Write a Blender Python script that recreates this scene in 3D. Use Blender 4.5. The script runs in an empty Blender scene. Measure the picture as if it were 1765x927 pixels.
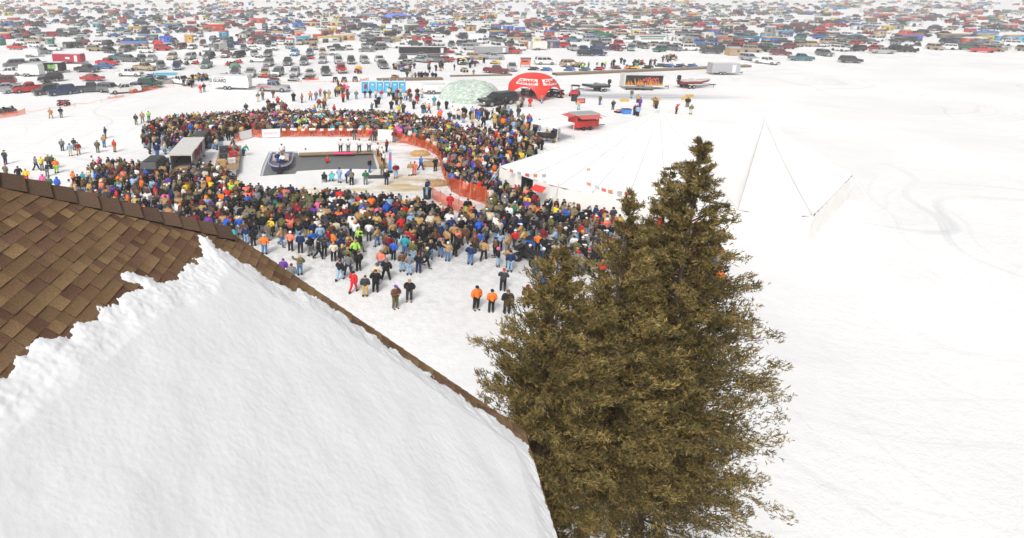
import bpy, math, random
import numpy as np
from mathutils import Vector, Matrix
random.seed(7)
rnd = random.Random(11)
R = math.radians
scn = bpy.context.scene
col = scn.collection

# ---------------------------------------------------------------- camera
TH = math.atan(0.283); H = 20.0; FPX = 1000.0; CX, CY = 600.0, 253.0
cam_d = bpy.data.cameras.new("camera"); cam = bpy.data.objects.new("camera", cam_d); col.objects.link(cam)
cam.location = (0, 0, H); cam.rotation_euler = (math.pi/2 - TH, 0, 0)
cam_d.sensor_width = 36; cam_d.lens = FPX/1765*36
cam_d.shift_x = (882.5 - CX)/1765; cam_d.shift_y = -(463.5 - CY)/1765
cam_d.clip_start = 0.1; cam_d.clip_end = 20000
scn.camera = cam
# ---------------------------------------------------------------- sky, sun, exposure
SUN_EL, SUN_AZ = R(48), R(-150)         # azimuth from +Y, clockwise
w = bpy.data.worlds.new("World"); scn.world = w; w.use_nodes = True
nt = w.node_tree; nt.nodes.clear()
sky = nt.nodes.new("ShaderNodeTexSky"); sky.sky_type = 'NISHITA'; sky.sun_disc = False
sky.sun_elevation = SUN_EL; sky.sun_rotation = SUN_AZ; sky.air_density = 1.0; sky.dust_density = 6.0; sky.ozone_density = 0.6
hs = nt.nodes.new("ShaderNodeHueSaturation"); hs.inputs["Saturation"].default_value = 0.22
bg = nt.nodes.new("ShaderNodeBackground"); bg.inputs[1].default_value = 0.12
wo = nt.nodes.new("ShaderNodeOutputWorld")
nt.links.new(sky.outputs[0], hs.inputs["Color"]); nt.links.new(hs.outputs[0], bg.inputs[0]); nt.links.new(bg.outputs[0], wo.inputs[0])
sd = bpy.data.lights.new("sun", 'SUN'); sd.energy = 1.45; sd.angle = R(10); sd.color = (1, 0.96, 0.9)
sun = bpy.data.objects.new("sun", sd); col.objects.link(sun)
sv = Vector((math.sin(SUN_AZ)*math.cos(SUN_EL), math.cos(SUN_AZ)*math.cos(SUN_EL), math.sin(SUN_EL)))
sun.rotation_euler = sv.to_track_quat('Z', 'Y').to_euler()
scn.view_settings.view_transform = 'Standard'; scn.view_settings.look = 'None'
scn.view_settings.gamma = 1; scn.view_settings.use_curve_mapping = False
scn.view_settings.exposure = 0.17
HAZE = 0.0007
scn.cycles.volume_bounces = 1; scn.cycles.max_bounces = 6; scn.cycles.diffuse_bounces = 3

# ---------------------------------------------------------------- a pixel of the 1765 px wide photo turned into a point
FW = Vector((0, math.cos(TH), -math.sin(TH))); RT = Vector((1, 0, 0)); UP = Vector((0, math.sin(TH), math.cos(TH)))
CAM = Vector((0, 0, H))
def ray(x, y): return FW + RT*((x-CX)/FPX) - UP*((y-CY)/FPX)
def P(x, y, D): return CAM + ray(x, y)*D
def G(x, y, z=0.0):
    d = ray(x, y); t = (z - H)/d.z
    return CAM + d*t
def PX(p):
    q = Vector(p) - CAM; D = q.dot(FW)
    return CX + FPX*q.dot(RT)/D, CY - FPX*q.dot(UP)/D, D

# ---------------------------------------------------------------- materials
MATS = {}
def mat(name, colr, rough=0.7, metal=0.0, var=0.06, scale=3.0, bump=0.0, bscale=40, spec=0.3, trans=0.0, alpha=1.0, coat=0.0):
    if name in MATS: return MATS[name]
    m = bpy.data.materials.new(name); m.use_nodes = True; n = m.node_tree.nodes; l = m.node_tree.links
    b = n["Principled BSDF"]; b.inputs["Roughness"].default_value = rough; b.inputs["Metallic"].default_value = metal
    b.inputs["Specular IOR Level"].default_value = spec
    if trans: b.inputs["Transmission Weight"].default_value = trans
    if alpha < 1: b.inputs["Alpha"].default_value = alpha
    if coat: b.inputs["Coat Weight"].default_value = coat
    tc = n.new("ShaderNodeTexCoord"); nz = n.new("ShaderNodeTexNoise"); nz.inputs["Scale"].default_value = scale; nz.inputs["Detail"].default_value = 3
    l.new(tc.outputs["Object"], nz.inputs["Vector"])
    mx = n.new("ShaderNodeMix"); mx.data_type = 'RGBA'
    c = Vector(colr[:3])
    lo = [max(0, v*(1-var*2.2)) for v in c]; hi = [min(1, v*(1+var*1.6)+var*0.01) for v in c]
    mx.inputs[6].default_value = (*lo, 1); mx.inputs[7].default_value = (*hi, 1)
    l.new(nz.outputs["Fac"], mx.inputs[0]); l.new(mx.outputs[2], b.inputs["Base Color"])
    if bump:
        n2 = n.new("ShaderNodeTexNoise"); n2.inputs["Scale"].default_value = bscale; n2.inputs["Detail"].default_value = 4
        bp = n.new("ShaderNodeBump"); bp.inputs["Strength"].default_value = bump; bp.inputs["Distance"].default_value = 0.02
        l.new(tc.outputs["Object"], n2.inputs["Vector"]); l.new(n2.outputs["Fac"], bp.inputs["Height"]); l.new(bp.outputs[0], b.inputs["Normal"])
    MATS[name] = m; return m
def attr_mat(name, rough=0.7, spec=0.3, grain=0.0, gscale=200, metal=0.0):
    m = bpy.data.materials.new(name); m.use_nodes = True; n = m.node_tree.nodes; l = m.node_tree.links
    b = n["Principled BSDF"]; b.inputs["Roughness"].default_value = rough; b.inputs["Specular IOR Level"].default_value = spec; b.inputs["Metallic"].default_value = metal
    a = n.new("ShaderNodeVertexColor"); a.layer_name = "Col"
    if grain:
        tc = n.new("ShaderNodeTexCoord"); nz = n.new("ShaderNodeTexNoise"); nz.inputs["Scale"].default_value = gscale; nz.inputs["Detail"].default_value = 6; nz.inputs["Roughness"].default_value = 0.8
        l.new(tc.outputs["Object"], nz.inputs["Vector"])
        mr = n.new("ShaderNodeMapRange"); mr.inputs["From Min"].default_value = 0.35; mr.inputs["From Max"].default_value = 0.65
        mr.inputs["To Min"].default_value = 1-grain; mr.inputs["To Max"].default_value = 1+grain
        l.new(nz.outputs["Fac"], mr.inputs["Value"])
        vm = n.new("ShaderNodeVectorMath"); vm.operation = 'SCALE'
        l.new(a.outputs["Color"], vm.inputs[0]); l.new(mr.outputs[0], vm.inputs["Scale"]); l.new(vm.outputs[0], b.inputs["Base Color"])
        bp = n.new("ShaderNodeBump"); bp.inputs["Strength"].default_value = 0.5; bp.inputs["Distance"].default_value = 0.003
        l.new(nz.outputs["Fac"], bp.inputs["Height"]); l.new(bp.outputs[0], b.inputs["Normal"])
    else: l.new(a.outputs["Color"], b.inputs["Base Color"])
    return m

# ---------------------------------------------------------------- geometry container
class Geo:
    def __init__(s): s.v = []; s.f = []; s.m = []
    def add(s, vs, fs, m=0):
        o = len(s.v); s.v += [tuple(v) for v in vs]; s.f += [tuple(i+o for i in f) for f in fs]; s.m += [m]*len(fs); return s
    def join(s, g, M=None, m=None):
        o = len(s.v); s.v += [tuple(M @ Vector(v)) if M else v for v in g.v]
        s.f += [tuple(i+o for i in f) for f in g.f]; s.m += [m if m is not None else k for k in g.m]; return s
    def hexa(s, a, m=0):     # 8 corners: bottom 4 ccw, top 4 ccw
        return s.add(a, [(3,2,1,0),(4,5,6,7),(0,1,5,4),(1,2,6,5),(2,3,7,6),(3,0,4,7)], m)
    def box(s, c, d, m=0, rz=0, top=(1,1), rx=0, ry=0):
        x, y, z = d[0]/2, d[1]/2, d[2]/2; tx, ty = top
        a = [(-x,-y,-z),(x,-y,-z),(x,y,-z),(-x,y,-z),(-x*tx,-y*ty,z),(x*tx,-y*ty,z),(x*tx,y*ty,z),(-x*tx,y*ty,z)]
        M = Matrix.Translation(c) @ Matrix.Rotation(rz,4,'Z') @ Matrix.Rotation(ry,4,'Y') @ Matrix.Rotation(rx,4,'X')
        return s.hexa([M @ Vector(v) for v in a], m)
    def tube(s, p, q, r, n=8, m=0, r2=None, cap=True):
        p, q = Vector(p), Vector(q); r2 = r if r2 is None else r2
        d = (q-p); 
        if d.length < 1e-6: return s
        qz = d.to_track_quat('Z','Y').to_matrix()
        vs = [p + qz @ Vector((r*math.cos(2*math.pi*i/n), r*math.sin(2*math.pi*i/n), 0)) for i in range(n)] + \
             [q + qz @ Vector((r2*math.cos(2*math.pi*i/n), r2*math.sin(2*math.pi*i/n), 0)) for i in range(n)]
        fs = [(i, (i+1)%n, n+(i+1)%n, n+i) for i in range(n)]
        if cap: fs += [tuple(range(n-1,-1,-1)), tuple(range(n, 2*n))]
        return s.add(vs, fs, m)
    def prism(s, prof, x0, x1, m=0):      # profile in (y, z), ccw seen from +x
        n = len(prof); vs = [(x0,y,z) for y,z in prof] + [(x1,y,z) for y,z in prof]
        fs = [tuple(range(n-1,-1,-1)), tuple(range(n,2*n))] + [(i,(i+1)%n,n+(i+1)%n,n+i) for i in range(n)]
        return s.add(vs, fs, m)
    def slab(s, pts, th, m=0):            # polygon given a thickness along its normal (downwards)
        pts = [Vector(p) for p in pts]; n = (pts[1]-pts[0]).cross(pts[2]-pts[0]).normalized()
        if n.z < 0: pts.reverse(); n = -n
        k = len(pts); vs = pts + [p - n*th for p in pts]
        fs = [tuple(range(k)), tuple(range(2*k-1,k-1,-1))] + [((i+1)%k, i, k+i, k+(i+1)%k) for i in range(k)]
        return s.add(vs, fs, m)
    def ball(s, c, r, m=0, n=10, k=6, zmin=-1.0):
        vs = []; fs = []; rr = r if hasattr(r,'__len__') else (r,r,r)
        a0 = math.asin(max(-1, zmin))
        for j in range(k+1):
            a = a0 + (math.pi/2-a0)*j/k
            for i in range(n):
                b = 2*math.pi*i/n
                vs.append((c[0]+rr[0]*math.cos(a)*math.cos(b), c[1]+rr[1]*math.cos(a)*math.sin(b), c[2]+rr[2]*math.sin(a)))
        for j in range(k):
            for i in range(n): fs.append((j*n+i, j*n+(i+1)%n, (j+1)*n+(i+1)%n, (j+1)*n+i))
        fs.append(tuple(range(n-1,-1,-1)))
        return s.add(vs, fs, m)
    def mesh(s, name, mats, smooth=False):
        me = bpy.data.meshes.new(name); me.from_pydata(s.v, [], s.f)
        for m in (mats if isinstance(mats,(list,tuple)) else [mats]): me.materials.append(m)
        me.polygons.foreach_set("material_index", s.m)
        if smooth: me.polygons.foreach_set("use_smooth", [True]*len(s.f))
        me.update(); return me
    def obj(s, name, mats, parent=None, smooth=False):
        return link(name, s.mesh(name, mats, smooth), parent)
def link(name, data, parent=None, loc=None, rz=0):
    o = bpy.data.objects.new(name, data); col.objects.link(o)
    if parent: o.parent = parent
    if loc is not None: o.location = loc; o.rotation_euler = (0,0,rz)
    return o
LABELS = set()
def tag(o, label, cat, group=None):
    o['label'] = label; o['category'] = cat
    if group: o['group'] = group
    LABELS.add(label); return o
def thing(name, loc, rz, label, cat, group=None, s=1.0):
    o = link(name, None, None, loc, rz); o.scale = (s,s,s); o.empty_display_size = 0.3
    return tag(o, label, cat, group)
def kind(o, k): o['kind'] = k; return o
def text_part(name, body, size, m, parent, M, extrude=0.004, sx=1.0, bold=0.0):
    cu = bpy.data.curves.new(name, 'FONT'); cu.body = body; cu.size = size; cu.extrude = extrude; cu.offset = bold
    cu.align_x = 'CENTER'; cu.align_y = 'CENTER'; cu.resolution_u = 2
    t = bpy.data.objects.new("tmp", cu); col.objects.link(t); dg = bpy.context.evaluated_depsgraph_get(); dg.update()
    me = bpy.data.meshes.new_from_object(t.evaluated_get(dg)); bpy.data.objects.remove(t); me.materials.clear(); me.materials.append(m)
    me.transform(M @ Matrix.Diagonal((sx,1,1,1)))
    return link(name, me, parent)

# ---------------------------------------------------------------- plain colours
C = dict(black=(.018,.018,.02), charcoal=(.05,.05,.055), gray=(.2,.2,.21), silver=(.42,.43,.44), white=(.8,.8,.79), red=(.62,.03,.03),
    maroon=(.2,.02,.035), orange=(.85,.2,.03), yellow=(.85,.6,.04), tan=(.45,.27,.12), brown=(.14,.07,.035), olive=(.13,.13,.05),
    camo=(.2,.17,.1), navy=(.02,.035,.11), blue=(.03,.13,.6), teal=(.03,.35,.42), green=(.03,.17,.09), lime=(.4,.75,.1),
    purple=(.15,.05,.35), pink=(.8,.15,.35), cream=(.68,.6,.46), denim=(.1,.2,.38), light_denim=(.3,.45,.62), coral=(.8,.22,.14), gold=(.55,.38,.13), khaki=(.4,.33,.2))
# ================================================================= GROUND
from mathutils.geometry import tessellate_polygon
def noise_node(nt, vec, scale, detail=4, rough=0.6, sx=1, sy=1, rot=0):
    mp = nt.nodes.new("ShaderNodeMapping"); mp.inputs["Scale"].default_value = (sx, sy, 1); mp.inputs["Rotation"].default_value = (0,0,rot)
    nt.links.new(vec, mp.inputs["Vector"])
    nz = nt.nodes.new("ShaderNodeTexNoise"); nz.inputs["Scale"].default_value = scale; nz.inputs["Detail"].default_value = detail; nz.inputs["Roughness"].default_value = rough
    nt.links.new(mp.outputs[0], nz.inputs["Vector"]); return nz.outputs["Fac"]
def remap(nt, sock, a, b, c=0.0, d=1.0):
    r = nt.nodes.new("ShaderNodeMapRange"); r.inputs["From Min"].default_value = a; r.inputs["From Max"].default_value = b
    r.inputs["To Min"].default_value = c; r.inputs["To Max"].default_value = d; nt.links.new(sock, r.inputs["Value"]); return r.outputs[0]
def mth(nt, op, a, b=None):
    r = nt.nodes.new("ShaderNodeMath"); r.operation = op; r.use_clamp = False
    for i, x in enumerate((a, b)):
        if x is None: continue
        if isinstance(x, (int, float)): r.inputs[i].default_value = x
        else: nt.links.new(x, r.inputs[i])
    return r.outputs[0]
def blob(nt, vec, c, rx, ry, rot, soft=0.5):
    mp = nt.nodes.new("ShaderNodeMapping"); mp.vector_type = 'TEXTURE'
    mp.inputs["Location"].default_value = (c[0], c[1], 0); mp.inputs["Rotation"].default_value = (0,0,rot); mp.inputs["Scale"].default_value = (rx, ry, 1000)
    nt.links.new(vec, mp.inputs["Vector"])
    ln = nt.nodes.new("ShaderNodeVectorMath"); ln.operation = 'LENGTH'; nt.links.new(mp.outputs[0], ln.inputs[0])
    return remap(nt, ln.outputs["Value"], 1.0, 1.0-soft)
def mixc(nt, fac, a, colr):
    mx = nt.nodes.new("ShaderNodeMix"); mx.data_type = 'RGBA'; nt.links.new(fac, mx.inputs[0])
    if isinstance(a, tuple): mx.inputs[6].default_value = (*a, 1)
    else: nt.links.new(a, mx.inputs[6])
    mx.inputs[7].default_value = (*colr, 1); return mx.outputs[2]
def snow_material():
    m = bpy.data.materials.new("packed_snow"); m.use_nodes = True; nt = m.node_tree; b = nt.nodes["Principled BSDF"]
    b.inputs["Roughness"].default_value = 0.75; b.inputs["Specular IOR Level"].default_value = 0.2
    v = nt.nodes.new("ShaderNodeTexCoord").outputs["Object"]
    big = noise_node(nt, v, 0.05, 4); small = noise_node(nt, v, 1.6, 5, 0.65); fine = noise_node(nt, v, 7, 4, 0.7)
    c = mixc(nt, remap(nt, big, .35, .65), (.77,.77,.775), (.86,.86,.86))
    c = mixc(nt, remap(nt, small, .52, .75, 0, .22), c, (.70,.70,.71))
    # vehicle ruts running across the lake lot
    wn = nt.nodes.new("ShaderNodeTexNoise"); wn.inputs["Scale"].default_value = .02; wn.inputs["Detail"].default_value = 2; nt.links.new(v, wn.inputs["Vector"])
    wv_ = nt.nodes.new("ShaderNodeVectorMath"); wv_.operation = 'MULTIPLY_ADD'; nt.links.new(wn.outputs["Color"], wv_.inputs[0]); wv_.inputs[1].default_value = (60,60,0); nt.links.new(v, wv_.inputs[2]); v2 = wv_.outputs[0]
    patch = remap(nt, noise_node(nt, v, .035, 3), .42, .6)
    rut = noise_node(nt, v2, 1.0, 4, .65, sx=.02, sy=.8, rot=.25); rut2 = noise_node(nt, v2, 1.0, 4, .65, sx=.8, sy=.02, rot=-.2)
    c = mixc(nt, mth(nt, 'MULTIPLY', patch, remap(nt, rut, .54, .68, 0, .5)), c, (.55,.565,.59)); c = mixc(nt, mth(nt, 'MULTIPLY', patch, remap(nt, rut2, .56, .68, 0, .42)), c, (.55,.565,.59))
    # trodden grey snow under and around the people
    for (px, py, rx, ry, rot, k) in ((600,400,30,10,0,.6),(860,340,14,20,.2,.7),(560,212,28,7,0,.5),(800,470,24,12,0,.3),(1040,400,8,9,0,.8),(300,290,12,9,0,.4),(880,178,9,5,0,.45),(1090,165,16,5,0,.55),(250,130,30,20,0,.3),(560,118,40,16,0,.3)):
        g = G(px, py); f = mth(nt, 'MULTIPLY', blob(nt, v, g, rx, ry, rot, .6), remap(nt, small, .38, .62, .2*k, k))
        c = mixc(nt, f, c, (.44,.435,.43))
    # brown muck and sand spread beside the opening
    for (px, py, rx, ry, rot, k, cc) in ((715,318,5.5,3.2,.4,.9,(.42,.27,.12)),(735,272,6.0,2.6,-.5,.95,(.33,.21,.11)),(690,246,8,2.2,-.2,.9,(.36,.23,.12)),(640,324,9,2,0,.8,(.58,.44,.2)),(700,306,6,4,0,.6,(.55,.42,.24)),(945,378,10,8,0,.7,(.36,.30,.23)),(1060,400,8,8,0,.6,(.38,.34,.29))):
        g = G(px, py); st = noise_node(nt, v, .8, 5, .6, sx=.35, sy=1.4, rot=rot)
        f = mth(nt, 'MULTIPLY', blob(nt, v, g, rx, ry, rot, .7), remap(nt, st, .42, .6, 0, k)); c = mixc(nt, f, c, cc)
    f = mth(nt, 'MULTIPLY', blob(nt, v, G(1095,166), 22, 3.2, -.05, .6), remap(nt, rut, .35, .6, .3, .9)); c = mixc(nt, f, c, (.36,.375,.42))
    nt.links.new(c, b.inputs["Base Color"])
    hsum = mth(nt, 'ADD', mth(nt, 'MULTIPLY', small, 1.0), mth(nt, 'MULTIPLY', fine, .5))
    bp = nt.nodes.new("ShaderNodeBump"); bp.inputs["Strength"].default_value = 0.55; bp.inputs["Distance"].default_value = 0.12
    nt.links.new(hsum, bp.inputs["Height"]); nt.links.new(bp.outputs[0], b.inputs["Normal"])
    return m
M_snow = snow_material()
pool_px = [(464,261),(513,260.5),(515,266.5),(640,262.5),(641,256.5),(645,256.5),(650,275),(655,291),(636,291.5),(600,291),(560,292),(512,295),(509,299.5),(480,301),(448,303.5),(453,285)]
pool = [G(*p) for p in pool_px]
outer = [Vector((-1500,-250,0)),Vector((1500,-250,0)),Vector((1500,1600,0)),Vector((-1500,1600,0))]
tri = tessellate_polygon([outer, pool[::-1]])
allv = outer + pool[::-1]
g = Geo()
fs = []
for t in tri:
    a, b, c_ = [allv[i] for i in t]
    fs.append(t if (b-a).cross(c_-a).z > 0 else t[::-1])
g.add(allv, fs)
kind(g.obj("snow_ground", M_snow), "structure")
M_ice = mat("ice_edge", (.62,.66,.68), .4, var=.1, scale=6)
g = Geo(); n = len(pool)
for i in range(n):
    a, b = pool[i], pool[(i+1) % n]; g.add([a, b, b+Vector((0,0,-.5)), a+Vector((0,0,-.5))], [(0,1,2,3)])
kind(g.obj("ice_edge", M_ice), "structure")
cp = sum(pool, Vector())/len(pool); g = Geo()
for i in range(n):
    a_, b_ = pool[i], pool[(i+1) % n]; ia, ib = a_+(cp-a_).normalized()*.28, b_+(cp-b_).normalized()*.28
    g.add([a_-Vector((0,0,.1)), b_-Vector((0,0,.1)), ib-Vector((0,0,.125)), ia-Vector((0,0,.125))], [(0,3,2,1)])
kind(g.obj("ice_ledge", mat("pale_ice", (.6,.64,.66), .3, var=.15, scale=3)), "structure")
mw = bpy.data.materials.new("lake_water"); mw.use_nodes = True; nt = mw.node_tree; b = nt.nodes["Principled BSDF"]
b.inputs["Base Color"].default_value = (.17,.178,.182,1); b.inputs["Roughness"].default_value = .28; b.inputs["Specular IOR Level"].default_value = .6
v = nt.nodes.new("ShaderNodeTexCoord").outputs["Object"]; wv = noise_node(nt, v, 2.2, 4, .6, sx=1, sy=2.2)
bp = nt.nodes.new("ShaderNodeBump"); bp.inputs["Strength"].default_value = .9; bp.inputs["Distance"].default_value = .16; nt.links.new(wv, bp.inputs["Height"]); nt.links.new(bp.outputs[0], b.inputs["Normal"])
g = Geo(); xs = [p.x for p in pool]; ys = [p.y for p in pool]
g.add([(min(xs)-.3,min(ys)-.3,-.14),(max(xs)+.3,min(ys)-.3,-.14),(max(xs)+.3,max(ys)+.3,-.14),(min(xs)-.3,max(ys)+.3,-.14)], [(0,1,2,3)])
kind(g.obj("lake_water", mw), "structure")

# ================================================================= SHINGLED ROOF OF THE LODGE
M_sh = attr_mat("asphalt_shingle", .92, .15, grain=.42, gscale=110)
M_wall = mat("painted_siding", (.42,.38,.32), .7)
P0 = P(0,303,4.6); P1 = P(395,399,6.04); P3 = P(200,507,4.31)
rn = (P1-P0).cross(P3-P0).normalized(); rn = rn if rn.z > 0 else -rn
rl = rn.cross(Vector((0,0,1))).normalized(); rl = rl if rl.y > 0 else -rl
ru = rl.cross(rn).normalized(); ru = ru if ru.z > 0 else -ru        # up the slope
def on_roof(px, py, lift=0.0):
    d = ray(px, py); t = (P0-CAM).dot(rn)/d.dot(rn); return CAM + d*t + rn*lift
def rc(p): q = Vector(p)-P0; return q.dot(rl), q.dot(ru)
def rp(a, b, lift=0.0): return P0 + rl*a + ru*b + rn*lift
h1 = rc(P1); k2 = rc(on_roof(555,507)); hs_ = h1[0]/h1[1]; rs_ = (k2[0]-h1[0])/(k2[1]-h1[1])
def lmax(b): return h1[0] + (b-h1[1])*(hs_ if b > h1[1] else rs_)
VE = h1[1] - 3.9; VT = 1.6
lodge = thing("lodge_building", (0,0,0), 0, "brown shingled lodge roof with a patch of snow, below the viewpoint", "building")
def colour_attr(me, cols):
    ca = me.color_attributes.new("Col", 'FLOAT_COLOR', 'CORNER'); ca.data.foreach_set("color", np.asarray(cols, dtype=np.float32).ravel())
def shingle_roof():
    g = Geo(); cols = []
    e = .097; j = 0; b = VE
    tones = [(.172,.102,.058),(.200,.126,.066),(.140,.078,.050),(.184,.112,.064),(.155,.088,.058),(.222,.142,.072)]
    while b < VT:
        hi = lmax(b); lo = -7.0; a = lo - rnd.random()*.3
        raised = False
        while a < hi:
            wdt = rnd.choice((.07,.10,.13,.16,.2)); a1 = min(a+wdt, hi)
            raised = not raised if rnd.random() < .85 else raised
            lf = .0095 if raised else .005
            up = b+e+.012
            u0, u1 = min(a, lmax(up)), min(a1, lmax(up)); d0, d1 = min(a, hi), a1
            if d1-d0 > .004:
                vs = [rp(d0,b,lf), rp(d1,b,lf), rp(u1,up,.003), rp(u0,up,.003), rp(d0,b,-.004), rp(d1,b,-.004), rp(u1,up,-.004), rp(u0,up,-.004)]
                o = len(g.v); g.v += [tuple(x) for x in vs]
                f = [(0,1,2,3),(4,5,1,0),(5,6,2,1),(7,4,0,3)]
                g.f += [tuple(i+o for i in q) for q in f]; g.m += [0]*4
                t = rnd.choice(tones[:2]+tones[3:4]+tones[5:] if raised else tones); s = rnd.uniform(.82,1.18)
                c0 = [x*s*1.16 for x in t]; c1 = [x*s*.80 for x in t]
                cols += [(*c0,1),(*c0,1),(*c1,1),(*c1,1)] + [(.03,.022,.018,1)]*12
            a = a1
        b += e; j += 1
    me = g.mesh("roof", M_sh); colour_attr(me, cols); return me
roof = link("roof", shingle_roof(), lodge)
# deck under the shingles, far slopes and gable
g = Geo(); LE = -7.0
face = [rp(LE,VE,-.01), rp(lmax(VE),VE,-.01), rp(h1[0],h1[1],-.01), rp(lmax(VT),VT,-.01), rp(LE,VT,-.01)]
g.slab(face, .12)
hipd = (P1-P0).normalized(); outd = hipd.cross(Vector((0,0,1))).normalized()
if outd.y < 0: outd = -outd
top = rp(lmax(VT),VT,-.02)
back = outd*2.2 + Vector((0,0,-1.7))
g.slab([top, P1-rn*.02, P1-rn*.02+back, top+back], .1)
me = g.mesh("roof_deck", M_sh); colour_attr(me, [(.14,.085,.055,1)]*sum(len(f) for f in g.f)); link("roof_deck", me, lodge)
g = Geo()
rk0, rk1 = P1.copy(), rp(lmax(VE),VE); ins = -rl*.25
ring = [rk0+ins, rk1+ins, rp(LE,VE)+ru*.25, rp(LE,VT)]
for i in range(3):
    a, b2 = ring[i]-rn*.14, ring[i+1]-rn*.14
    g.add([a, b2, (b2.x,b2.y,-.1), (a.x,a.y,-.1)], [(0,1,2,3)])
a, b2 = P1+back*.85-rn*.14, top+back*.85-rn*.14
g.add([a, b2, (b2.x,b2.y,-.1), (a.x,a.y,-.1)], [(0,1,2,3)]); g.add([ring[0]-rn*.14, a, (a.x,a.y,-.1), (ring[0].x,ring[0].y,-.1)], [(0,1,2,3)])
g.obj("wall", M_wall, lodge)
# hip cap shingles, each lapping the next
g = Geo(); cols = []; L = (P1-top).length; hd = (P1-top).normalized(); rin = hd.cross(rn).normalized()
if rin.dot(ru) > 0: rin = -rin
bk = back.normalized(); e = .2; x = -.05; k = 0
while x < L-.02:
    x1 = min(x+e+.03, L+.01); p, q = top+hd*x, top+hd*x1
    crest0, crest1 = Vector((0,0,.036)), Vector((0,0,.066))
    ww = .155*rnd.uniform(.96,1.04); kk = rnd.uniform(.88,1.14); col_ = [c_*kk for c_ in rnd.choice([(.125,.082,.057),(.138,.09,.062),(.108,.070,.052)])]
    vs = [p+crest0, q+crest1, q+rin*ww+rn*.030, p+rin*ww+rn*.014, p+bk*ww, q+bk*ww+Vector((0,0,.01)), q+rin*ww+rn*.001, q+Vector((0,0,.006)), p+rin*ww-rn*.004]
    g.add(vs, [(0,3,2,1),(0,1,5,4),(1,2,6,7),(3,8,6,2)])
    cols += [(*col_,1)]*8 + [(.03,.025,.02,1)]*8
    x += e; k += 1
me = g.mesh("hip_cap", M_sh); colour_attr(me, cols); link("hip_cap", me, lodge)
# drip edge along the rake
g = Geo(); a, b2 = P1+rl*.012, rp(lmax(VE),VE)+rl*.012
g.slab([a-rn*.012, b2-rn*.012, b2-rn*.012-rl*.05, a-rn*.012-rl*.05], .14); g.obj("fascia_board", mat("fascia", (.10,.07,.05), .7), lodge)
# snow lying on the slope
spx = [(343,407),(352,410),(372,427),(400,443),(430,461),(455,476),(478,492),(497,501),(512,500),(530,506),(556,521),(700,620),(880,745),(1000,900),(1000,1500),(-900,1500),(-700,1050),(-300,800),(-60,690),(20,640),(70,590),(120,575),(170,545),(205,517),(214,506),(232,505),(240,496),(228,486),(214,482),(216,474),(232,470),(247,476),(262,480),(272,487),(284,490),(292,482),(304,480),(318,474),(330,462),(338,452),(345,440),(344,422)]
sp2 = [rc(on_roof(*p)) for p in spx if p[1] < 760 and p[0] > -120]
hi_e = (lmax(VE+.1)-.25, VE+.1)
# polygon in roof coordinates: the listed edge, closed along the eave
i0 = [p for p in spx if p[1] < 760 and p[0] > -120]
cut = i0.index((880,745)) + 1
poly2 = [rc(on_roof(*p)) for p in i0[:cut]] + [(lmax(VE)-.25, VE+.02), (LE+.1, VE+.02), (LE+.1, rc(on_roof(-60,690))[1])] + [rc(on_roof(*p)) for p in i0[cut:]]
def inside_dist(a, b, poly):
    A = np.array(poly); B = np.roll(A, -1, 0); d = B-A
    px = a[:,None]; py = b[:,None]
    t = np.clip(((px-A[:,0])*d[:,0]+(py-A[:,1])*d[:,1])/(d**2).sum(1), 0, 1)
    dist = np.hypot(px-(A[:,0]+t*d[:,0]), py-(A[:,1]+t*d[:,1])).min(1)
    c = ((A[:,1] > py) != (B[:,1] > py)) & (px < (B[:,0]-A[:,0])*(py-A[:,1])/(B[:,1]-A[:,1]+1e-12)+A[:,0])
    return np.where(c.sum(1) % 2 == 1, dist, -dist)
from mathutils import noise as mn
st = .013; a0, a1_ = min(p[0] for p in poly2), max(p[0] for p in poly2); b0, b1_ = min(p[1] for p in poly2), max(p[1] for p in poly2)
A_, B_ = np.meshgrid(np.arange(max(a0,-6),a1_+st,st), np.arange(b0,b1_+st,st)); sh = A_.shape
D_ = inside_dist(A_.ravel(), B_.ravel(), poly2)
nz = np.array([mn.noise(Vector((x*7, y*7, 0)))*.06 + mn.noise(Vector((x*20, y*20, 3)))*.03 + mn.noise(Vector((x*48, y*48, 5)))*.02 for x, y in zip(A_.ravel(), B_.ravel())])
near = np.array([mn.noise(Vector((x*2.2, y*2.2, 7)))*.02 for x, y in zip(A_.ravel(), B_.ravel())])
De = D_ + nz*np.clip(1.3-D_*3, 0, 1.3)
Hh = np.where(De > 0, .013 + np.minimum(.055, De*.18) + near*.6*np.clip(De*3,0,1) + nz*.05*np.clip(De*8,0,1), .013+De*.5)
vs = [tuple(rp(a, b, h)) for a, b, h in zip(A_.ravel(), B_.ravel(), Hh)]
fs = []; W = sh[1]; ok = De > -.035
for j in range(sh[0]-1):
    for i in range(W-1):
        q = (j*W+i, j*W+i+1, (j+1)*W+i+1, (j+1)*W+i)
        if any(ok[k] for k in q): fs.append(q)
use = sorted({i for f in fs for i in f}); re_ = {u: k for k, u in enumerate(use)}
g = Geo(); g.add([vs[u] for u in use], [tuple(re_[i] for i in f) for f in fs])
o = g.obj("roof_snow", mat("roof_snow", (.86,.865,.875), .8, var=.02, bump=.12, bscale=30), None, smooth=True); kind(o, "stuff"); o['label'] = "patch of white snow lying on the brown shingled roof slope"

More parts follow.
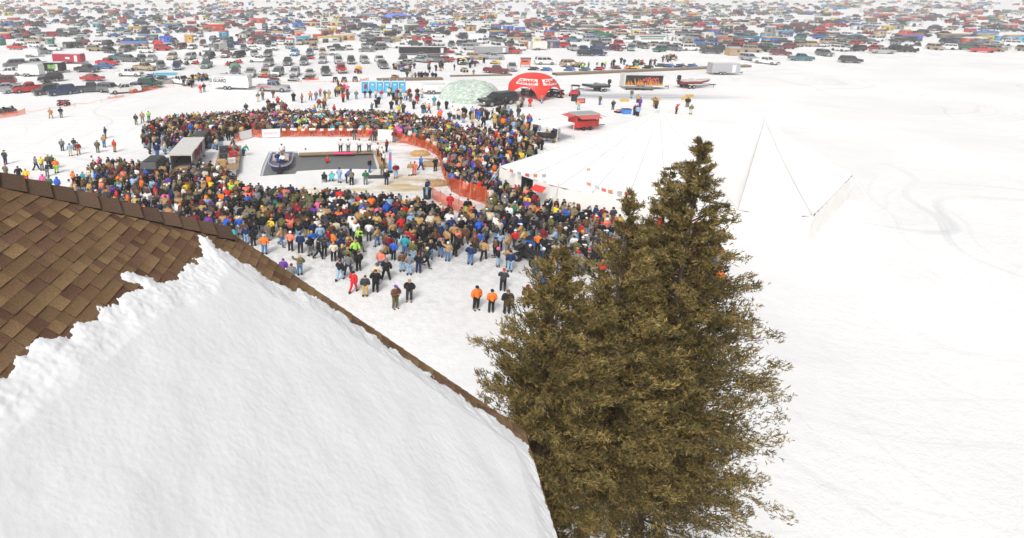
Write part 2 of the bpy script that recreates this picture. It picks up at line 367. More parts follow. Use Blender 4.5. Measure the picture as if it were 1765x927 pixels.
# ================================================================= TREES
M_leaf = attr_mat("juniper_foliage", .75, .15); M_bark = mat("bark", (.10,.07,.05), .9)
def conifer(apex, Rmax, slope, tall, n_br, label, seed, lean=0.0):
    r = random.Random(seed); base = Vector((apex.x, apex.y, 0))
    t = thing("juniper_tree", base, 0, label, "tree", "evergreens beside the lodge")
    top = apex.z
    g = Geo(); 
    g.tube((0,0,-.1), (0,0,top*.5), .22, 8, r2=.13); g.tube((0,0,top*.5), (0,0,top-.15), .13, 8, r2=.012)
    V = []; Cc = []
    for k in range(n_br):
        h = (r.random()**.8)*tall                      # metres below the apex
        L = min(Rmax, .12 + slope*h)*(r.uniform(.35,.95) if r.random() < .75 else r.uniform(.95,1.2))
        az = r.uniform(0, 2*math.pi); z0 = top-h-.05
        rise = r.uniform(.35,1.0) if r.random() < .8 else r.uniform(-.2,.2)
        dirv = Vector((math.cos(az), math.sin(az), rise)).normalized()
        p0 = Vector((0,0,max(.3, z0-L*rise*.5))); p1 = p0 + dirv*L
        if L > .5 and k % 4 == 0: g.tube(p0, p0+(p1-p0)*.85, .018+.006*L, 4, r2=.005, cap=False)
        ns = int(14 + L*42); clump = r.uniform(.5,1.5)
        for s_ in range(ns):
            f = 1-(r.random()**1.3)*.62
            c = p0.lerp(p1, f) + Vector((r.gauss(0,1),r.gauss(0,1),r.gauss(0,.8)))*(.02+.05*L*(1-f*.55))
            d = (dirv*1.0 + Vector((r.gauss(0,.45),r.gauss(0,.45),r.gauss(.35,.4)))).normalized()
            ln = r.uniform(.05,.115); wd = r.uniform(.006,.013)
            base_c = r.choice(((.235,.175,.058),(.185,.15,.05),(.30,.215,.075),(.13,.115,.042),(.19,.13,.05),(.09,.075,.032)))
            for q in range(4):
                dd = (d + Vector((r.gauss(0,.45),r.gauss(0,.45),r.gauss(0,.45)))).normalized()
                sd_ = dd.cross(Vector((r.gauss(0,1),r.gauss(0,1),r.gauss(0,1)))).normalized()*wd
                a = c + d*ln*(q*.22-.3); V += [a-sd_, a+sd_, a+dd*ln*.85+sd_*.35, a+dd*ln*.85-sd_*.35]
                m_ = clump*r.uniform(.7,1.3); Cc.append((base_c[0]*m_, base_c[1]*m_, base_c[2]*m_, 1))
    g.obj("trunk", M_bark, t)
    n = len(V)//4; me = bpy.data.meshes.new("crown"); co = np.array([tuple(v) for v in V], dtype=np.float32)
    me.vertices.add(4*n); me.vertices.foreach_set("co", co.ravel()); me.loops.add(4*n); me.loops.foreach_set("vertex_index", np.arange(4*n))
    me.polygons.add(n); me.polygons.foreach_set("loop_start", np.arange(n)*4); me.polygons.foreach_set("loop_total", np.full(n,4)); me.update(calc_edges=True)
    me.materials.append(M_leaf); colour_attr(me, np.repeat(np.array(Cc), 4, 0)); link("crown", me, t)
    return t
conifer(P(966,417,11.5), 1.45, .62, 7.5, 620, "low bushy olive brown juniper at the near edge of the crowd, smallest evergreen", 1)
conifer(P(1092,322,12.5), 1.8, .33, 8.5, 640, "olive brown juniper with a single pointed tip between two others", 2)
conifer(P(1158,283,14.0), 1.7, .30, 9, 420, "slender juniper with sparse feathery tip showing snow behind it", 3)
conifer(P(1214,236,13.2), 2.7, .40, 10.5, 1000, "tallest juniper, dark olive, rising in front of the white marquee", 4)
# ================================================================= MARQUEE
M_tent = mat("white_tent_vinyl", (.86,.86,.85), .45, var=.02, scale=.4, bump=.12, bscale=.8)
M_tentwall = mat("tent_side_vinyl", (.90,.89,.86), .5, var=.05, scale=.5)
M_pole = mat("pale_pole", (.7,.7,.68), .4); M_steel = mat("galvanised_steel", (.4,.41,.42), .4, metal=.6); M_dark = mat("dark_rubber", (.02,.02,.02), .8)
ZE = 2.6
ec = [G(862,287,ZE), G(962,322,ZE), G(1150,352,ZE), G(1400,372,ZE), G(1470,300,ZE), G(1330,243,ZE), G(1160,222,ZE)]
pk = [P(1137,190,1), P(1320,214,1)]
def at_height(px, py, D): return P(px, py, D)
# the two masts stand inside the eaves: the apex is where the pixel ray crosses their vertical
def mast(px, py, D):
    p = P(px, py, D); return p
A1 = mast(1137,189,70.0); A2 = mast(1318,206,66.0)
mq = thing("marquee_tent", Vector((A1.x, A1.y, 0)), 0, "huge white marquee with sweeping pointed roof, larger than all other tents", "marquee")
org = mq.location.copy()
def loc_(p): return Vector(p) - org
g = Geo()
def sag_panel(g, a, b, apex, n=10, sag=.28):
    vs = []; fs = []
    for j in range(n+1):
        t = j/n
        for i in range(n+1):
            s = i/n; e = a.lerp(b, s); p = e.lerp(apex, t); p = p - Vector((0,0,1))*sag*math.sin(math.pi*t)*(1+.45*math.sin(math.pi*s)) 
            if t == 0: p = e - Vector((0,0,.16*math.sin(math.pi*s)))
            vs.append(loc_(p))
    for j in range(n):
        for i in range(n): fs.append((j*(n+1)+i, j*(n+1)+i+1, (j+1)*(n+1)+i+1, (j+1)*(n+1)+i))
    g.add(vs, fs)
mid = (A1+A2)/2 - Vector((0,0,1.0))
apx = [A1, A1, A1, A2, A2, A2, A1]
sag_panel(g, ec[0], ec[1], A1); sag_panel(g, ec[1], ec[2], A1)
m23 = (ec[2]+ec[3])/2
sag_panel(g, ec[2], m23, A1); sag_panel(g, m23, ec[3], A2); sag_panel(g, ec[3], ec[4], A2); sag_panel(g, ec[4], ec[5], A2)
m56 = (ec[5]+ec[6])/2
sag_panel(g, ec[5], m56, A2); sag_panel(g, m56, ec[6], A1); sag_panel(g, ec[6], ec[0], A1)
# web between the two masts
for e_ in (m23, m56):
    vs = []; fs = []; n = 10
    for j in range(n+1):
        t = j/n
        for i in range(n+1):
            s = i/n; top_ = A1.lerp(A2, s) - Vector((0,0,1.1*math.sin(math.pi*s))); p = e_.lerp(top_, t) - Vector((0,0,.7*math.sin(math.pi*t))); vs.append(loc_(p))
    for j in range(n):
        for i in range(n): fs.append((j*(n+1)+i, j*(n+1)+i+1, (j+1)*(n+1)+i+1, (j+1)*(n+1)+i))
    g.add(vs, fs)
me = g.mesh("canopy", M_tent, True); link("canopy", me, mq)
M_seam = mat("seam_webbing", (.70,.70,.69), .6)
for e_, A_ in ((ec[0],A1),(ec[1],A1),(ec[2],A1),(m23,A1),(m23,A2),(ec[3],A2),(ec[4],A2),(ec[5],A2),(ec[6],A1),(ec[0].lerp(ec[1],.5),A1),(ec[1].lerp(ec[2],.33),A1),(ec[1].lerp(ec[2],.66),A1)):
    isc = any((e_-q).length < .01 for q in ec+[m23]); s_ = 0 if isc else 1; pts = [loc_(e_.lerp(A_, j/14) - Vector((0,0,1))*.28*math.sin(math.pi*j/14)*(1+.45*s_) + Vector((0,0,.03))) for j in range(15)]; g = Geo()
    for a, b in zip(pts, pts[1:]): g.tube(a, b, .035, 4, cap=False)
    g.obj("roof_seam", M_seam, mq)
for e_ in ec:
    dv = (e_-(A1+A2)/2); dv.z = 0; dv.normalize(); Geo().tube(loc_(e_), loc_(Vector((e_.x,e_.y,0))+dv*2.2), .02, 4).obj("guy_rope", M_seam, mq)
g = Geo()
for i in range(len(ec)):
    a, b = loc_(ec[i]), loc_(ec[(i+1) % len(ec)]); n = max(3, int((b-a).length/1.2)); nn = (b-a).cross(Vector((0,0,1))).normalized()
    for k in range(n):
        p, q = a.lerp(b, k/n), a.lerp(b, (k+1)/n); m_ = (p+q)/2
        if i == 0 and k == n-3: continue       # doorway
        o1 = nn*.05
        g.add([(p.x,p.y,0),(m_.x+o1.x,m_.y+o1.y,0),(q.x,q.y,0),q-Vector((0,0,.02)),m_+o1-Vector((0,0,.12)),p-Vector((0,0,.02))], [(0,1,4,5),(1,2,3,4)])
g.obj("side_wall", M_tentwall, mq, smooth=False)
for i, e_ in enumerate(ec): Geo().tube(loc_((e_.x,e_.y,0)), loc_(e_)+Vector((0,0,.35)), .05, 8).obj("tent_pole", M_pole, mq)
for A_p in (A1, A2): Geo().tube(loc_((A_p.x,A_p.y,0)), loc_(A_p)+Vector((0,0,.3)), .08, 8).obj("mast", M_pole, mq)
g = Geo(); M_red = mat("red_vinyl", (.7,.05,.04), .5)
d0 = G(922,317,2.45); g.slab([d0, d0+Vector((.75,-.9,0)), d0+Vector((.25,-1.2,-.4)), d0+Vector((-.5,-.3,-.4))], .03)
aw = g.obj("door_awning", M_red, None); aw.parent = mq; aw.location = -org
# pennant strings
M_pen = [mat("pennant_"+n_, c_, .6) for n_, c_ in (("rust",(.6,.25,.12)),("grey",(.45,.45,.45)),("red",(.65,.12,.1)))]
def pennants(a, b, n, label, drop=.25):
    t = thing("pennant_string", (a+b)/2, 0, label, "pennant string", "pennant strings on the marquee"); o = t.location
    pts = [a.lerp(b, i/20)-o-Vector((0,0,drop*math.sin(math.pi*i/20))) for i in range(21)]
    g = Geo()
    for i in range(20): g.tube(pts[i], pts[i+1], .012, 4)
    g.obj("cord", M_pole, t)
    for k in range(n):
        i = int((k+.5)/n*20); p, q = pts[i], pts[i]+(pts[i+1]-pts[i]).normalized()*.42
        Geo().slab([p, q, q-Vector((0,.03,.3)), p-Vector((0,.03,.3))], .012).obj("pennant", M_pen[k % 3], t)
pennants(G(1008,311,3.0), G(1085,331,3.2), 6, "string of small pennants sagging in front of the marquee near the junipers")
pennants(G(872,288,3.0), G(942,300,3.5), 5, "string of small pennants on the marquee edge nearest the dense crowd")
ph = G(1008,345); pp = thing("tent_guy_pole", ph, 0, "thin pale pole holding up a pennant string at the marquee wall", "pole")
Geo().tube((0,0,0), (0,0,3.1), .045, 8).obj("pole_shaft", M_pole, pp); Geo().tube((0,0,3.0), (.9,-.8,.0), .015, 5).obj("guy_rope", M_pole, pp)
Geo().box((0,0,3.1), (.3,.06,.2)).obj("pole_head", M_pen[0], pp)

# ================================================================= POP-UP CANOPY, SMOKER, FOOD TRAILER
c0 = G(950,240); cn = thing("popup_canopy", c0, R(40), "white four legged pop-up canopy between the crowd and the red food trailer", "canopy", None, 1.05)
g = Geo(); s_ = 1.85; z0, z1 = 2.2, 2.75
for a, b in (((-s_,-s_),(s_,-s_)),((s_,-s_),(s_,s_)),((s_,s_),(-s_,s_)),((-s_,s_),(-s_,-s_))):
    g.add([(a[0],a[1],z0),(b[0],b[1],z0),(0,0,z1)], [(0,1,2)]); g.add([(a[0],a[1],z0-.22),(b[0],b[1],z0-.22),(b[0],b[1],z0),(a[0],a[1],z0)], [(0,1,2,3)])
g.obj("canopy_top", M_tent, cn)
for x_ in (-1,1):
    for y_ in (-1,1): Geo().box((x_*s_,y_*s_,z0/2), (.07,.07,z0)).obj("leg", M_pole, cn)
M_bk = mat("black_paint", C['black'], .5); M_wood = mat("worn_wood", (.36,.25,.15), .8, var=.2, scale=4); M_red2 = mat("red_paint", (.62,.03,.03), .45)
sm = thing("barrel_smoker", G(940,245), R(-14), "long black barrel smoker grill under the white pop-up canopy", "smoker grill")
Geo().tube((-1.1,0,.95), (1.1,0,.95), .36, 14).obj("barrel", M_bk, sm, True); Geo().tube((.9,0,1.2),(.9,0,2.0),.06,8).obj("chimney", M_bk, sm)
g = Geo(); g.box((0,-.45,.55),(2.0,.35,.05)); g.obj("shelf", M_steel, sm)
for x_ in (-.9,.9): Geo().box((x_,0,.3),(.07,.5,.6)).obj("leg", M_bk, sm)
ft = thing("food_trailer", G(1004,222), R(14), "red food trailer with grey roof and raised red serving hatches beside the marquee", "food trailer")
g = Geo(); W_, L_, Z_ = 2.0, 3.6, 1.9
g.box((0,0,.55),(L_,W_,.12)); g.box((0,-W_/2+.03,.95),(L_,.06,.8)); g.box((0,W_/2-.03,1.4),(L_,.06,1.7)); g.box((L_/2-.03,0,1.0),(.06,W_-.13,.85)); g.box((-L_/2+.03,0,1.4),(.06,W_-.13,1.65))
for x_ in (-L_/2+.06, L_/2-.06): g.box((x_,-W_/2+.07,1.75),(.12,.14,.8))
g.obj("trailer_body", M_red2, ft); Geo().box((0,0,2.3),(L_+.2,W_+.2,.16),top=(.95,.92)).obj("roof", mat("grey_roof",(.35,.37,.37),.6), ft)
Geo().slab([(-L_/2,-W_/2,2.2),(L_/2-.3,-W_/2,2.2),(L_/2-.3,-W_/2-1.1,1.95),(-L_/2,-W_/2-1.1,1.95)],.04).obj("serving_hatch", mat("faded_red",(.62,.10,.10),.6), ft)
Geo().slab([(L_/2,-W_/2,2.2),(L_/2,W_/2,2.2),(L_/2+1.2,W_/2,1.75),(L_/2+1.2,-W_/2,1.75)],.04).obj("serving_hatch", mat("faded_red",(0,0,0)), ft)
Geo().slab([(-L_/2-.05,-W_/2,2.25),(-L_/2-.05,W_/2,2.25),(-L_/2-1.2,W_/2,2.1),(-L_/2-1.2,-W_/2,2.1)],.04).obj("serving_hatch", mat("faded_red",(0,0,0)), ft)
Geo().box((0,-.3,1.05),(L_-.3,.9,.7)).obj("counter", mat("beige_goods",(.5,.38,.22),.7,var=.4,scale=6), ft)
for x_ in (-.5,.5):
    for y_ in (-1,1): Geo().tube((x_,y_*(W_/2+.02),.3),(x_,y_*(W_/2-.18),.3),.3,12).obj("wheel", M_dark, ft)
Geo().box((L_/2+.9,0,.45),(1.8,.1,.1)).obj("tow_bar", M_bk, ft)

# ================================================================= RED DOME TENT
rt = thing("dome_tent", G(918,166), 0, "big red dome tent with arched openings and white lettering panels", "dome tent")
R0, HT = 4.9, 4.3; g = Geo(); NA, NR = 96, 22; legs = 5; off = R(-90)
vs = []; fs = []; M_dome = mat("red_dome_vinyl", (.72,.045,.03), .4, var=.04, scale=1)
def dome_r(t): return R0*math.cos(t*math.pi/2)**.82, HT*math.sin(t*math.pi/2)**.9
for j in range(NR+1):
    t = j/NR
    for i in range(NA):
        a = 2*math.pi*i/NA; ph_ = ((a-off)/(2*math.pi)*legs) % 1.0; dleg = min(ph_, 1-ph_)      # 0 on a leg, .5 mid arch
        arch = .34*(max(0, math.sin(math.pi*(dleg-.09)/.82)))**.5 if dleg > .09 else 0
        tt = arch + (1-arch)*t
        r_, z_ = dome_r(tt); vs.append((r_*math.cos(a), r_*math.sin(a)*.95, z_))
for j in range(NR):
    for i in range(NA): fs.append((j*NA+i, j*NA+(i+1)%NA, (j+1)*NA+(i+1)%NA, (j+1)*NA+i))
g.add(vs, fs); o = g.obj("dome_canopy", M_dome, rt, True); sol = o.modifiers.new("thick", 'SOLIDIFY'); sol.thickness = .05
M_wv = mat("white_vinyl_panel", (.82,.8,.78), .5)
for sgn in (-1, 1):
    aC = off + sgn*R(36)
    # curved white panel lying on the dome
    g = Geo(); n = 8; vv = []
    for j in (0, 1):
        for i in range(n+1):
            a = aC + R(-29+58*i/n); t = .40+.20*j; r_, z_ = dome_r(t); k = 1.012
            vv.append((r_*k*math.cos(a), r_*k*math.sin(a)*.95, z_*k))
    fs = [(i, i+1, n+1+i+1, n+1+i) for i in range(n)]
    g.add(vv, fs); g.obj("sign_panel", M_wv, rt)
    # bent lettering
    cu = bpy.data.curves.new("lettering", 'FONT'); cu.body = "GUARD"; cu.size = 1.15; cu.align_x = 'CENTER'; cu.offset = .03; cu.resolution_u = 2
    tt = bpy.data.objects.new("tmp", cu); col.objects.link(tt); dg = bpy.context.evaluated_depsgraph_get(); dg.update()
    me = bpy.data.meshes.new_from_object(tt.evaluated_get(dg)); bpy.data.objects.remove(tt); me.materials.clear(); me.materials.append(mat("sign_red",(.6,.03,.03),.5))
    wd = max(abs(v.co.x) for v in me.vertices)
    for v in me.vertices:
        a = aC + R(24)*v.co.x/wd; t = .425 + .15*v.co.y/.83; r_, z_ = dome_r(t); k = 1.02
        v.co = Vector((r_*k*math.cos(a), r_*k*math.sin(a)*.95, z_*k))
    link("lettering", me, rt)
for k in range(legs):
    a = off + 2*math.pi*k/legs; Geo().box((R0*math.cos(a), R0*.95*math.sin(a), .12), (.7,.5,.24), rz=a).obj("ballast_bag", M_bk, rt)

# ================================================================= PALE NETTING DOME
mc = bpy.data.materials.new("snow_camouflage_net"); mc.use_nodes = True; nt = mc.node_tree; b = nt.nodes["Principled BSDF"]; b.inputs["Roughness"].default_value = .9
v = nt.nodes.new("ShaderNodeTexCoord").outputs["Object"]; n1 = noise_node(nt, v, 2.3, 6, .75, sx=.6, sy=1.5); n2 = noise_node(nt, v, 3.6, 6, .8)
c = mixc(nt, remap(nt, n1, .42, .56), (.80,.82,.78), (.38,.54,.43)); c = mixc(nt, remap(nt, n2, .55, .66, 0, .8), c, (.30,.38,.30)); nt.links.new(c, b.inputs["Base Color"])
bp = nt.nodes.new("ShaderNodeBump"); bp.inputs["Strength"].default_value = 1; bp.inputs["Distance"].default_value = .25; nt.links.new(n2, bp.inputs["Height"]); nt.links.new(bp.outputs[0], b.inputs["Normal"])
nd = thing("camouflage_net_tent", G(810,170), 0, "pale green and white camouflage net draped over a low rounded tent", "net tent")
g = Geo(); vs = []; fs = []; NA, NR = 110, 34
for j in range(NR+1):
    t = j/NR
    for i in range(NA):
        a = 2*math.pi*i/NA; lob = 1+.05*math.cos(6*a)+.03*mn.noise(Vector((math.cos(a)*2, math.sin(a)*2, 1)))
        r_ = math.cos(t*math.pi/2)**.7; z_ = 3.25*math.sin(t*math.pi/2)**1.15
        x_, y_ = 5.3*r_*lob*math.cos(a), 4.9*r_*lob*math.sin(a); z_ += (.30*mn.noise(Vector((x_*.9, y_*.9, z_)))+.22*mn.noise(Vector((x_*2.6, y_*2.6, 5))))*(1-t*.4)*min(1, t*6)
        vs.append((x_, y_, max(0.02, z_)))
for j in range(NR):
    for i in range(NA): fs.append((j*NA+i, j*NA+(i+1)%NA, (j+1)*NA+(i+1)%NA, (j+1)*NA+i))
g.add(vs, fs); g.obj("net_cover", mc, nd, True)
for a in (.2, 2.1, 4.0, 5.2): Geo().tube((5.2*math.cos(a),4.8*math.sin(a),.5),(6.1*math.cos(a),5.8*math.sin(a),0),.03,5).obj("guy_rope", M_bk, nd)

# ================================================================= PORTABLE TOILETS
def toilet_geo():
    b_ = Geo(); b_.box((0,0,1.06),(1.12,1.12,2.06),top=(.97,.97)); b_.box((0,0,.04),(1.18,1.2,.08))
    for x_ in (-.5,.5): b_.box((x_,-.57,1.05),(.07,.05,1.95))
    rf = Geo(); rf.add([(-.6,-.6,2.09),(.6,-.6,2.09),(.6,.6,2.09),(-.6,.6,2.09),(-.45,0,2.3),(.45,0,2.3)], [(0,1,5,4),(1,2,5),(2,3,4,5),(3,0,4),(3,2,1,0)])
    d = Geo(); d.box((0,-.585,1.03),(.78,.04,1.85)); s = Geo(); s.box((0,-.612,1.62),(.42,.012,.2)); vt = Geo(); vt.tube((.42,.45,2.1),(.42,.45,2.5),.05,8)
    return b_, rf, d, s, vt
M_tb = mat("blue_plastic", (.05,.34,.60), .35, var=.04); M_tr = mat("pale_blue_roof", (.45,.7,.82), .4); M_td = mat("door_blue", (.10,.46,.72), .35, var=.04); M_plate = mat("white_plate", (.8,.82,.83), .4)
tl = ["endmost blue portable toilet with its door showing a dark red poster", "second blue portable toilet after the one with the red poster", "third blue portable toilet in the row of six", "fourth blue portable toilet in the row of six", "fifth blue portable toilet, one in from the plain end", "blue portable toilet at the plain end beside the black gear"]
b_, rf, dd_, ss_, vt = toilet_geo(); tm = [x.mesh(n_, m_) for x, n_, m_ in ((b_,"cabin",M_tb),(rf,"roof",M_tr),(dd_,"door",M_td),(ss_,"door_plate",M_plate),(vt,"vent_pipe",M_plate))]
for i in range(6):
    t = thing("portable_toilet", G(629+12.75*i, 159), R(-2), tl[i], "toilet", "row of blue portable toilets", 1.0); t.scale = (1.12,1.0,.97)
    ob = [link(m_.name, m_, t) for m_ in tm[:3]]; link("door_plate", tm[3], ob[2]); link("vent_pipe", tm[4], ob[0])
    if i == 0: Geo().box((.1,-.615,1.25),(.45,.02,1.0)).obj("poster", mat("dark_red_poster",(.25,.04,.06),.6), ob[2])

# ================================================================= TRAILERS
def wheels(t, pts, r=.36, w=.24, m=None):
    for x_, y_ in pts:
        sx = -1 if x_ < 0 else 1
        o = Geo().tube((x_-w/2,y_,r),(x_+w/2,y_,r),r,14).obj("wheel", m or M_dark, t); Geo().tube((x_+sx*w*.45,y_,r),(x_+sx*w*.56,y_,r),r*.58,10).obj("rim", M_steel, o)
def box_trailer(loc, rz, label, L_, W_, Z_, m, group=None, nose=.5, name="enclosed_trailer", door=True, openback=False, roofm=None):
    """length along local y, hitch at -y"""
    t = thing(name, loc, rz, label, "trailer", group)
    g = Geo(); z0 = .5; pr = [(L_/2,z0),(L_/2,z0+Z_),(-L_/2+nose*.35,z0+Z_),(-L_/2-.05,z0+Z_*.62),(-L_/2,z0)]
    if not openback: g.prism(pr[::-1], -W_/2, W_/2)
    else:
        g.box((0,0,z0),(W_,L_,.08)); g.box((0,0,z0+Z_),(W_,L_,.07))
        for s in (-1,1): g.box((s*(W_/2-.03),0,z0+Z_/2),(.06,L_,Z_-.08))
        g.box((0,-L_/2+.04,z0+Z_/2),(W_-.13,.06,Z_-.08))
    g.obj("body", m, t)
    Geo().box((0,.05,z0+Z_+.045),(W_-.06,L_-nose*.4,.05)).obj("roof", roofm or mat("trailer_roof",(.72,.73,.74),.4), t)
    wheels(t, [(s*(W_/2-.05), y_) for s in (-1,1) for y_ in (.2,1.05)])
    for s in (-1,1): Geo().box((s*(W_/2+.04),.62,.78),(.1,1.8,.07)).obj("mudguard", M_steel, t)
    g = Geo(); g.tube((-W_/3,-L_/2,.5),(0,-L_/2-1.3,.5),.05,6); g.tube((W_/3,-L_/2,.5),(0,-L_/2-1.3,.5),.05,6); g.tube((0,-L_/2-1.25,0),(0,-L_/2-1.25,.7),.05,6); g.obj("hitch", M_bk, t)
    if door:
        for s in (-1,1): Geo().box((s*(W_/2+.012),-L_/2+1.3,z0+Z_*.45),(.02,.8,Z_*.78)).obj("side_door", mat("door_panel",(.68,.69,.7),.4), t)
    for s in (-.8,.8): Geo().box((s*W_/2*1.0,L_/2+.012,z0+.25),(.12,.02,.2)).obj("tail_light", mat("tail_red",(.6,.03,.02),.3), t)
    return t
M_wtr = mat("white_trailer_skin", (.82,.82,.81), .35, var=.02)
# white trailer with block lettering: nose to the right in the picture
gt = box_trailer(G(401,153), R(82), "long white enclosed trailer with black block lettering on its side", 7.2, 2.4, 2.15, M_wtr)
Mside = Matrix.Translation((-1.215,2.1,1.75)) @ Matrix.Rotation(R(-90),4,'Z') @ Matrix.Rotation(R(90),4,'X')
M_ink = mat("black_lettering", (.03,.03,.035), .5)
text_part("lettering", "GUARD", .95, M_ink, gt, Mside, sx=.82, bold=.035)
text_part("small_lettering", "NATIONAL", .34, M_ink, gt, Matrix.Translation((0,.1,.62)) @ Mside, sx=1.25)
# flame trailer
ft2 = box_trailer(G(1105,152), R(84), "black display trailer with orange flames and red script on its side", 7.6, 2.5, 2.3, mat("trailer_cream",(.68,.66,.62),.5), name="display_trailer", door=False)
Geo().box((-1.262,.1,1.78),(.02,6.9,1.9)).obj("black_panel", M_bk, ft2)
g = Geo(); rr = random.Random(4); y_ = -3.3; M_flame = mat("flame_orange",(.85,.30,.04),.5)
while y_ < 3.3:
    hgt = rr.uniform(.5,1.5); ww = rr.uniform(.14,.3); sk = rr.uniform(.1,.5)
    g.add([(-1.277,y_,.88),(-1.277,y_+ww,.88),(-1.277,y_+ww*.9+sk*.4,.88+hgt*.55),(-1.277,y_+sk+ww*.3,.88+hgt)], [(0,3,2,1)]); y_ += ww*rr.uniform(.9,1.6)
g.obj("flame_decal", M_flame, ft2)
g = Geo(); M_scr = mat("script_red",(.75,.12,.10),.5); pts = [(-1.9+.19*i, 2.0+.24*math.sin(i*1.7)+(.3 if i in (2,9) else 0)) for i in range(16)]
for (a, z_), (b2, z2) in zip(pts, pts[1:]): g.tube((-1.285,-a*-1-.6,z_),(-1.285,-b2*-1-.6,z2),.075,5)
g.tube((-1.285,-2.4,1.62),(-1.285,.9,1.72),.05,5)
g.obj("script_decal", M_scr, ft2)
Geo().slab([(-1.25,-1.6,.62),(-1.25,3.6,.62),(-2.6,3.9,.5),(-2.6,-1.4,.5)],.06).obj("fold_down_stage", mat("stage_board",(.2,.2,.2),.7), ft2)
for y_ in (-1.2,.4,2.0,3.6): Geo().box((-2.5,y_,.22),(.08,.08,.45)).obj("leg", M_bk, ft2)
# long red trailer, small white, pod black
def tr_end(px,py,rz,label,L_,W_,Z_,m,**k): return box_trailer(G(px,py), R(rz), label, L_,W_,Z_,m,**k)
rtr = tr_end(120,109,85,"long red enclosed trailer with a white oval, behind the red pickup",7.5,2.4,2.0,mat("dark_red_skin",(.42,.03,.06),.4))
Geo().box((-1.215,-.3,1.5),(.02,1.2,.5)).obj("oval_decal", M_wtr, rtr)
tr_end(56,131,85,"plain boxy white enclosed trailer beside a black trailer",4.6,2.2,2.1,M_wtr)
bt = tr_end(96,125,88,"short black enclosed trailer with a green picture and its end door open",4.2,2.1,1.9,M_bk)
Geo().box((-1.07,.2,1.5),(.02,1.9,.9)).obj("green_picture", mat("green_print",(.25,.5,.12),.5,var=.4,scale=2), bt)
tr_end(56,98,100,"small rounded white camper trailer with dark windows",3.6,2.1,1.8,M_wtr,name="camper_trailer")
tr_end(928,86,92,"white camper trailer with tan striped front beside a dark shack",4.4,2.3,2.2,mat("cream_camper",(.74,.72,.66),.5),name="camper_trailer")
tr_end(380,88,150,"open backed white trailer standing alone on the vehicle lot",3.6,2.3,2.0,mat("pale_aluminium",(.62,.6,.56),.5),openback=True,door=False)
tr_end(728,94,90,"very long black semi trailer parked across the lot",13.5,2.4,1.8,mat("black_semi",(.03,.03,.033),.4),name="semi_trailer")
tr_end(846,93,91,"long grey and silver bus-like trailer in two tones",9.5,2.3,1.7,mat("silver_semi",(.3,.3,.31),.4))
tr_end(820,70,90,"white trailer with an arched front between brown vehicles",5.0,2.2,2.0,M_wtr)
tr_end(748,161,88,"low white utility trailer beside the camouflage net",4.4,2.1,1.3,M_wtr)
tr_end(1120,75,90,"white and green striped motor coach parked on the lake",9.5,2.4,2.3,M_wtr,name="motor_coach")
cchp = [o for o in scn.objects if o.name.startswith("motor_coach")][0]; Geo().box((-1.215,0,2.45),(.02,8.8,.5)).obj("green_stripe", mat("green_stripe",(.05,.25,.12),.5), cchp); Geo().box((-1.215,0,1.7),(.02,7.6,.35)).obj("window_band", mat("dark_glass",(.03,.035,.04),.15,spec=.6), cchp)
tr_end(1245,128,86,"plain grey enclosed trailer parked beyond the boats",6,2.3,2.1,mat("grey_skin",(.4,.4,.42),.4))

# grey-roofed gear trailer with open back in the crowd
M_gr = mat("weathered_aluminium", (.36,.35,.33), .55, var=.1)
g0 = thing("gear_trailer", G(314,299), R(2), "grey aluminium trailer with open back full of boxes, standing in the crowd", "trailer")
g = Geo(); L_, W_, Z_ = 6.6, 2.45, 1.75; yb = 0   # open end at -y toward the viewer
g.box((0,L_/2,.5),(W_,L_,.1))
for s in (-1,1): g.box((s*(W_/2-.03),L_/2,.5+Z_/2),(.06,L_,Z_-.05))
g.box((0,L_-.03,.5+Z_/2),(W_-.13,.06,Z_-.05)); g.obj("body", M_gr, g0)
Geo().box((0,L_/2,.54+Z_),(W_+.06,L_+.06,.1)).obj("roof", mat("dull_roof",(.62,.61,.59),.5,var=.08), g0)
g = Geo(); g.box((0,-.04,.5+Z_-.1),(W_,.08,.2)); g.box((-W_/2+.05,-.04,.5+Z_/2-.1),(.1,.08,Z_-.2)); g.box((W_/2-.05,-.04,.5+Z_/2-.1),(.1,.08,Z_-.2)); g.obj("door_frame", mat("frame_pale",(.62,.6,.56),.5), g0)
Geo().slab([(-W_/2+.1,-.05,.5),(W_/2-.1,-.05,.5),(W_/2-.1,-1.9,.08),(-W_/2+.1,-1.9,.08)],.06).obj("ramp_door", M_wood, g0)
g = Geo(); rr = random.Random(5)
for k in range(9): g.tube((W_/2+.03,1.0+k*.45,1.2+.3*math.sin(k*2.3)),(W_/2+.03,1.3+k*.45,2.2+.2*math.cos(k)),.05,4)
g.obj("side_decal", mat("maroon_decal",(.3,.05,.08),.5), g0)
wheels(g0, [(s*(W_/2+.02), y_) for s in (-1,1) for y_ in (2.6,3.4)])
M_box = mat("cardboard", (.52,.33,.15), .8, var=.15)
def gear_box(px, py, s, label, rz=0, m=None, z=0, sh=None, name="cardboard_box"):
    t = thing(name, G(px,py,z), R(rz), label, "box"); a, b, c_ = sh or (s,s*.8,s*.8)
    Geo().box((0,0,c_/2),(a,b,c_)).obj("carton", m or M_box, t); g = Geo()
    g.slab([(-a/2,-b/2,c_+.01),(a/2,-b/2,c_+.01),(a/2,-b*.75,c_+.12),(-a/2,-b*.75,c_+.12)],.015); g.slab([(-a/2,b/2,c_+.01),(a/2,b/2,c_+.01),(a/2,b*.2,c_+.05),(-a/2,b*.2,c_+.05)],.015); g.obj("flap", m or M_box, t)
gear_box(313,300,.9,"large cardboard box at the mouth of the grey gear trailer",12)
gear_box(305,303,.6,"smaller cardboard box beside the larger one at the gear trailer",-20)
